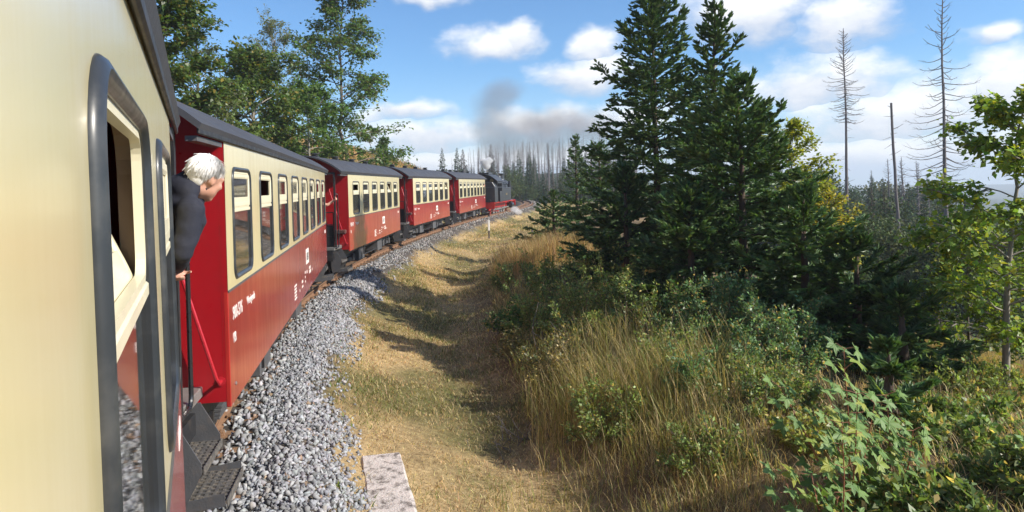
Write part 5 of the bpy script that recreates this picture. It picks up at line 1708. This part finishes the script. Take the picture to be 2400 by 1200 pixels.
# ------------------------------------------------------------------ dead spruces and the woods
def dead_tree(seed, H, r0, nb, top=1.0, reach=.10, low=.30, stubs=40, droop=.55):
    """bare trunk with upswept dry boughs; parts of thickness kept as real tubes"""
    r = np.random.default_rng(seed)
    tz = np.linspace(0, 1, 10)
    T = np.stack([np.cumsum(r.normal(0, .0025, 10)) * H, np.cumsum(r.normal(0, .0025, 10)) * H, tz * H], 1); T[0, :2] = 0
    lines = [(T, r0 * (1 - tz * (.9 if top == 1.0 else .45)) + .01)]
    br = []
    for i in range(nb):
        t = low + (.985 - low) * ((i + r.random()) / nb)
        a_ = i * 2.39996 + r.normal(0, .3)
        env = reach * H * np.clip((1 - t) / (1 - low), 0, 1) ** .75 * (.55 + .45 * np.clip((t - low) / .15, 0, 1)) + .15
        L_ = env * r.uniform(.5, 1.25)
        p, _ = along(T, np.array([t]))
        e_ = -.25 + .7 * (t > .8) + r.normal(0, .1)
        B = bent(p[0], (math.cos(a_) * math.cos(e_), math.sin(a_) * math.cos(e_), math.sin(e_)), L_, r, 6, sag=droop * .35, wob=.05, lift=droop * 1.3)
        br.append((B, np.linspace((.028 if nb > 90 else .042) * H / 20, .010, 6)))
        for q in range(4):
            pp, td = along(B, np.array([r.uniform(.3, .95)]))
            br.append((bent(pp[0], td[0] + r.normal(0, .45, 3), L_ * r.uniform(.12, .3), r, 3), np.linspace(.010, .004, 3)))
    for i in range(stubs):
        t = r.uniform(.06, low + .15 if top == 1.0 else .97); a_ = r.uniform(0, 6.28)
        p, _ = along(T, np.array([t]))
        br.append((bent(p[0], (math.cos(a_), math.sin(a_), r.normal(-.1, .3)), r.uniform(.2, .8), r, 3), np.linspace(.018, .008, 3)))
    return np_tubes(lines, 8), np_tubes(br, 4)
def big_dead(px, d, ytop, label, seed, r0, nb, **kw):
    x, y, z = on_ground(px, d, -.3)
    H = at(px, ytop, d).z - z
    (TV, TF), (BV, BF) = dead_tree(seed, H, r0, nb, **kw)
    return place_tree('dead_spruce', (np_mesh('trunk', TV, TF, M['dead_wood'], smooth=True), np_mesh('branches', BV, BF, M['dead_wood'])), (x, y, z), label, 'dead tree', 'tall dead spruces in the valley', parts=('trunk', 'branches'))
big_dead(1990, 68, 66, 'slender dead spruce with a fine feathered crown, leftmost of the three tall ones', 501, .20, 120, reach=.10, low=.62, stubs=45)
big_dead(2111, 56, 240, 'broken off dead trunk without a crown between two tall dead spruces', 502, .14, 2, top=.5, reach=.06, low=.85, stubs=60)
big_dead(2228, 58, -20, 'tallest dead spruce with long upswept boughs, rightmost of the three', 503, .22, 95, reach=.135, low=.40, stubs=50, droop=.8)

def merge_mesh(name, blocks, mats, col=None):
    Vs, Fs, mi, b = [], [], [], 0
    for k, (V, Fq) in enumerate(blocks):
        Vs.append(V); Fs.append(Fq + b); mi += [k] * len(Fq); b += len(V)
    return np_mesh(name, np.concatenate(Vs), Fs, mats, mat_idx=mi)
dead_me = []
for k in range(7):
    (TV, TF), (BV, BF) = dead_tree(520 + k, 20.0, .19, (56, 70, 44, 32, 80, 20, 50)[k], reach=(.07, .09, .06, .05, .10, .05, .08)[k], low=(.45, .5, .55, .6, .35, .6, .3)[k], stubs=18)
    dead_me.append(merge_mesh('dead_tree', [(TV, TF), (BV, BF)], [M['dead_wood'], M['dead_wood']]))
def far_conifer(seed, base):
    r = np.random.default_rng(seed)
    n = 1500
    t = r.random(n) ** 1.25; a_ = r.uniform(0, 6.28, n)
    R_ = 2.3 * (1 - t) ** .85 * (.65 + .35 * np.sin(t * 60)) * r.uniform(.25, 1.05, n) + .05
    P = np.stack([np.cos(a_) * R_, np.sin(a_) * R_, .6 + t * 11.4], 1)
    D = np.stack([np.cos(a_), np.sin(a_), -.25 + r.normal(0, .2, n)], 1)
    N = np.stack([np.zeros(n), np.zeros(n), np.ones(n)], 1) + r.normal(0, .5, (n, 3))
    tw_ = .16 + .84 * (1 - t)
    V, Fq, C = leaf_quads(P, D, N, r.uniform(.5, 1.0, n) * tw_, .40 * tw_ + .05, colours(n, base, .25, r))
    TV, TF = np_tubes([(np.array([[0, 0, 0], [0, 0, 6], [0, 0, 12.2]]), [.16, .1, .02])], 5)
    me = np_mesh('tree', np.concatenate([V, TV]), [Fq, TF + len(V)], M['far_needle'], np.concatenate([C, np.tile([[.06, .045, .035]], (len(TV), 1))]))
    return me
def far_leafy(seed, base):
    r = np.random.default_rng(seed)
    P = []
    for k in range(26):
        c_ = np.array([r.normal(0, 1.5), r.normal(0, 1.5), r.uniform(3.0, 10.5)])
        c_[:2] *= math.sin(math.pi * min(1, max(.15, (c_[2] - 1.5) / 10))) ** .6
        P.append(c_ + r.normal(0, .62, (85, 3)) * np.array([1.1, 1.1, .75]))
    P = np.concatenate(P); n = len(P)
    D = r.normal(0, 1, (n, 3)); N = np.array([[0, 0, .7]]) + r.normal(0, .6, (n, 3))
    V, Fq, C = leaf_quads(P, D, N, r.uniform(.25, .5, n), .30, colours(n, base, .25, r))
    ln = [(np.array([[0, 0, 0], [.1, 0, 4], [0, .1, 10]]), [.18, .13, .03])]
    for k in range(8):
        a_ = r.uniform(0, 6.28)
        ln.append((bent((0, 0, r.uniform(2, 7)), (math.cos(a_), math.sin(a_), .9), 2.8, r, 4), np.linspace(.07, .02, 4)))
    TV, TF = np_tubes(ln, 5)
    return np_mesh('tree', np.concatenate([V, TV]), [Fq, TF + len(V)], M['far_needle'], np.concatenate([C, np.tile([[.09, .075, .06]], (len(TV), 1))]))
con_me = [far_conifer(600 + k, b_) for k, b_ in enumerate(((.026, .048, .026), (.034, .058, .030), (.045, .066, .036), (.075, .068, .055)))]
lea_me = [far_leafy(620 + k, b_) for k, b_ in enumerate(((.055, .080, .034), (.070, .092, .040), (.095, .10, .040), (.048, .074, .036)))]
def wood(name, mesh_list, base_h, px, d, ytop, label, cat, group, r, hmin=2.0, wide=1.0):
    x, y = xy(px, d)
    z = gz1(x, y) - .1
    H = max(hmin, at(px, ytop, d).z - z)
    o = link(name, mesh_list[int(r.integers(len(mesh_list)))], None, (x, y, z), r.uniform(0, 6.28))
    s_ = H / base_h
    if cat == 'dead tree': o.rotation_euler = (r.normal(0, .03), r.normal(0, .03), o.rotation_euler.z)
    o.scale = (s_ * wide * r.uniform(.85, 1.15),) * 2 + (s_,)
    tag(o, label, cat, group)
    return o
r = np.random.default_rng(77)
def zone(px, tab):
    for (lim, lab, cat, grp) in tab:
        if px < lim: return lab, cat, grp
dead_lab = [(1110, 'bare grey dead spruce left of the smoke plume, above the last carriage', 'dead tree', 'dead trees left of the smoke'),
            (1240, 'bare grey dead spruce beneath the smoke plume, behind the engine', 'dead tree', 'dead trees behind the engine'),
            (1340, 'bare grey dead spruce between the engine and the slim pale green spruce', 'dead tree', 'dead trees right of the engine'),
            (9999, 'bare grey dead spruce behind the slim pale green spruce and the dark group', 'dead tree', 'dead trees behind the slim spruce')]
slope_lab = [(lim, 'low leafy tree on the valley slope ' + w_, 'tree', 'low slope trees ' + w_) for lim, w_ in
             ((1990, 'left of the slender dead spruce'), (2111, 'between slender dead spruce and broken trunk'), (2230, 'between broken trunk and tallest dead spruce'), (9999, 'behind the grey beech'))]
live_lab = [(1060, 'lone dark conifer at the end of the golden slope', 'tree', None), (1100, 'dark conifer of the close pair left of the smoke', 'tree', 'pair of dark conifers left of the smoke'),
            (1165, 'dark conifer beneath the smoke, just above the engine', 'tree', 'conifers above the engine'), (1260, 'green tree at the wood edge just right of the engine', 'tree', 'green trees right of the engine'),
            (1340, 'green tree at the wood edge left of the slim pale spruce', 'tree', 'green trees left of the slim spruce'), (9999, 'green tree at the wood edge behind the slim pale spruce', 'tree', 'green trees behind the slim spruce')]
con_lab = [(lim, 'grey green conifer between the dead trunks ' + w_, 'tree', 'conifers among dead trunks ' + w_) for lim, w_ in
             ((1140, 'left of the engine'), (1240, 'just right of the engine'), (1340, 'left of the slim pale spruce'), (9999, 'behind the dark spruces'))]
vd_lab = [(1990, 'bare dead spruce above the wood left of the slender dead spruce', 'dead tree', 'dead trees left of the slender one'), (2080, 'single bare dead tip between slender dead spruce and broken trunk', 'dead tree', None), (2111, 'bare dead spruce close to the left of the broken trunk', 'dead tree', None), (2180, 'bare dead spruce in the cluster right of the broken trunk', 'dead tree', 'dead cluster right of the broken trunk'), (9999, 'short thin dead spruce left of the tallest dead spruce', 'dead tree', None)]
def valley_lab(kind): return [
            (1860, kind + ' tree of the far wood glimpsed behind the big spruces', 'tree', kind + ' trees behind the big spruces'),
            (1990, kind + ' tree across the valley left of the slender dead spruce', 'tree', kind + ' trees left of the slender dead spruce'),
            (2111, kind + ' tree across the valley between slender dead spruce and broken trunk', 'tree', kind + ' trees left of the broken trunk'),
            (2230, kind + ' tree across the valley between broken trunk and tallest dead spruce', 'tree', kind + ' trees right of the broken trunk'),
            (9999, kind + ' tree across the valley right of the tallest dead spruce', 'tree', kind + ' trees right of the tallest dead spruce')]
# dead wood on the hill ahead
top_y = lambda px: np.interp(px, [1020, 1060, 1110, 1160, 1250, 1350, 1450, 1600, 1900], [372, 352, 338, 322, 318, 302, 300, 330, 395])
for i in range(265):
    px = 1030 + 470 * r.random() ** .85
    d = r.uniform(135, 290)
    yt = top_y(px) + 6 + abs(r.normal(0, 38)) + (10 if d < 170 else 0)
    wood('dead_tree', dead_me, 20.0, px, d, yt, *zone(px, dead_lab), r, 6)
for i in range(26):
    px = 1500 + 400 * r.random(); d = r.uniform(120, 260)
    wood('dead_tree', dead_me, 20.0, px, d, top_y(px) + abs(r.normal(0, 20)), 'bare grey dead spruce glimpsed behind the big spruces', 'dead tree', 'dead trees behind the spruces', r, 6)
# living trees below them
spots = [(1043, 150, 345), (1078, 135, 346), (1092, 140, 352), (1158, 165, 335), (1128, 150, 395), (1190, 118, 385), (1205, 112, 400), (1222, 116, 395), (1238, 122, 400), (1255, 130, 396), (1278, 120, 398), (1300, 125, 404), (1322, 118, 400), (1345, 125, 392), (1370, 120, 400), (1400, 118, 396), (1440, 115, 390), (1172, 128, 400), (1145, 132, 405), (1110, 140, 398)]
for (px, d, yt) in spots:
    leafy = r.random() < .3 and px > 1180
    wood('forest_tree', lea_me[:2] if leafy else con_me, 12.0, px, d, yt + r.normal(0, 4), *zone(px, live_lab), r, 3, 1.0 if not leafy else .8)
for i in range(46):
    px = r.uniform(1050, 1480); d = r.uniform(130, 230)
    wood('forest_tree', con_me, 12.0, px, d, top_y(px) + r.uniform(28, 95), *zone(px, con_lab), r, 4, 1.0)
for i in range(34):
    px = r.uniform(1130, 1480); d = r.uniform(108, 150)
    wood('undergrowth_tree', con_me + lea_me[:1], 12.0, px, d, r.uniform(415, 448), 'young tree in the undergrowth at the edge of the dead wood', 'tree', 'young trees at the wood edge', r, 1.6)
# the wood across the valley on the right
top2 = lambda px: np.interp(px, [1450, 1700, 1880, 1950, 2010, 2050, 2100, 2180, 2240, 2300, 2420], [405, 395, 380, 385, 408, 392, 398, 412, 460, 480, 490])
for i in range(110):
    px = 1480 + 930 * r.random(); d = r.uniform(85, 175)
    yt = top2(px) + abs(r.normal(0, 20)) + max(0, (110 - d)) * 1.0
    leafy = r.random() < .55
    wood('forest_tree', lea_me if leafy else con_me, 12.0, px, d, yt, *zone(px, valley_lab('broadleaved' if leafy else 'conifer')), r, 5, .95)
for i in range(60):
    px = 1900 + 510 * r.random(); d = r.uniform(36, 82)
    wood('forest_tree', lea_me, 12.0, px, d, r.uniform(490, 640), *zone(px, slope_lab), r, 2.2, 1.1)
for i in range(34):
    px = 1860 + 400 * r.random(); d = r.uniform(60, 105)
    leafy = r.random() < .6
    wood('forest_tree', lea_me if leafy else con_me, 12.0, px, d, np.interp(px, [1860, 2000, 2200, 2260], [415, 440, 440, 490]) + r.uniform(0, 60), *zone(px, valley_lab('broadleaved' if leafy else 'conifer')), r, 4, 1.0)
for (px, d, yt) in ((1928, 130, 392), (1942, 128, 398), (1956, 132, 402), (1968, 125, 408), (2093, 95, 372), (2118, 98, 368), (2136, 96, 375), (2150, 100, 380), (2162, 94, 376), (2190, 90, 410), (2050, 110, 398), (1905, 140, 400)):
    wood('dead_tree', dead_me[:5], 20.0, px, d, yt, *zone(px, vd_lab), r, 6, 1.2)
# ------------------------------------------------------------------ smoke and steam
def puff(name, pts, label, dens, colr, scale, thr, aniso=.2, soft=1.0, cat='smoke', absorb=None):
    """pts: (centre, radii) lobes; one closed hull, density falling off inside each lobe and broken by noise"""
    mb = MB()
    c0 = sum((Vector(c) for c, _ in pts), Vector()) / len(pts)
    for c, rd in pts: mb.add(*uv_sphere(Vector(c) - c0, rd, None, 18, 11))
    me = bpy.data.meshes.new(name)
    me.from_pydata(mb.v, [], mb.f)
    ob = bpy.data.objects.new(name, me); COL.objects.link(ob)
    bm = bmesh.new(); bm.from_mesh(me); bmesh.ops.remove_doubles(bm, verts=bm.verts, dist=1e-5); bmesh.ops.recalc_face_normals(bm, faces=bm.faces); bm.to_mesh(me); bm.free()
    md = ob.modifiers.new('r', 'REMESH'); md.mode = 'VOXEL'; md.voxel_size = min(min(rd) for _, rd in pts) / 3.0
    dg = bpy.context.evaluated_depsgraph_get()
    out = bpy.data.meshes.new_from_object(ob.evaluated_get(dg))
    bpy.data.objects.remove(ob); bpy.data.meshes.remove(me)
    m = bpy.data.materials.new(name + '_volume'); m.use_nodes = True
    t = NT(m.node_tree); m.node_tree.nodes.clear()
    co = t.n('ShaderNodeTexCoord').outputs['Object']
    best = None
    for c, rd in pts:
        q = t.vm('DIVIDE', t.vm('SUBTRACT', co, tuple(Vector(c) - c0)), tuple(rd))
        v = t.math('SUBTRACT', 1.0, t.vm('LENGTH', q))
        best = v if best is None else t.math('SMOOTH_MAX', best, v, .25)
    nz_ = t.noise(co, scale, 4, .6)
    d_ = t.math('ADD', best, t.math('MULTIPLY', t.math('SUBTRACT', nz_, .5), thr))
    d_ = t.math('MULTIPLY', t.mr(d_, .0, .55 * soft, 0, 1, 'SMOOTHSTEP'), dens)
    d_ = t.math('MULTIPLY', d_, t.mr(best, .0, .18))
    vol = t.n('ShaderNodeVolumePrincipled', {'Color': (*colr, 1), 'Density': d_, 'Anisotropy': aniso})
    if absorb: vol.inputs['Absorption Color'].default_value = (*absorb, 1)
    t.n('ShaderNodeOutputMaterial', {'Volume': vol.outputs[0]})
    out.materials.clear(); out.materials.append(m)
    o = link(name, out, None, tuple(c0))
    tag(o, label, cat, kind='stuff')
    return o
def lobe(px, py, d, rx, ry, rz): return (at(px, py, d), (rx, ry, rz))
DSM = 76.0
k_ = DSM / F
puff('smoke', [lobe(1166, 372, 72, 1.5, 1.5, 1.8), lobe(1150, 335, 74, 2.4, 2.2, 2.2), lobe(1150, 290, 78, 3.4, 3.0, 2.6), lobe(1160, 240, 80, 3.4, 3.0, 2.6), lobe(1185, 212, 82, 3.0, 2.6, 1.8),
               lobe(1225, 305, 82, 4.4, 3.0, 3.2), lobe(1300, 288, 86, 5.0, 3.4, 2.6), lobe(1385, 305, 90, 5.4, 3.4, 3.2), lobe(1190, 345, 84, 4.4, 3.0, 2.6), lobe(1290, 340, 92, 5.0, 3.4, 2.6)],
     'dark smoke plume drifting over the wood from the engine chimney', .24, (.42, .405, .415), .55, 1.0, .1, 1.6)
puff('steam', [lobe(1141, 388, 66, .42, .42, .42), lobe(1136, 380, 66, .5, .45, .42), lobe(1146, 376, 66.3, .42, .4, .36)], 'small white steam puff above the engine cab', 9.0, (.97, .97, .97), 3.2, 1.0, .1, .7, 'steam')
puff('cylinder_steam', [(Vector((lx, ly, .1)) + Vector((math.sin(lth) * 3.6 + math.cos(lth) * 1.35, math.cos(lth) * 3.6 - math.sin(lth) * 1.35, 0)), (.55, .8, .38)), (Vector((lx, ly, .0)) + Vector((math.sin(lth) * 2.4 + math.cos(lth) * 1.9, math.cos(lth) * 2.4 - math.sin(lth) * 1.9, -.1)), (.5, .7, .32))],
     'low white steam escaping beside the engine cylinders', 1.5, (.96, .96, .96), 2.6, 1.2, .1, .8, 'steam')
# ------------------------------------------------------------------ haze in the valley
HZ = MB().box(-2990, 2990, -1190, 2990, -64, 34)
hm = bpy.data.materials.new('haze_volume'); hm.use_nodes = True
t = NT(hm.node_tree); hm.node_tree.nodes.clear()
hv = t.n('ShaderNodeVolumePrincipled', {'Color': (.80, .87, .97, 1), 'Density': .00055, 'Anisotropy': .15})
t.n('ShaderNodeOutputMaterial', {'Volume': hv.outputs[0]})
hz_o = HZ.build('haze', hm)
tag(hz_o, 'thin bluish haze hanging over the valley and woods', 'haze', kind='stuff')
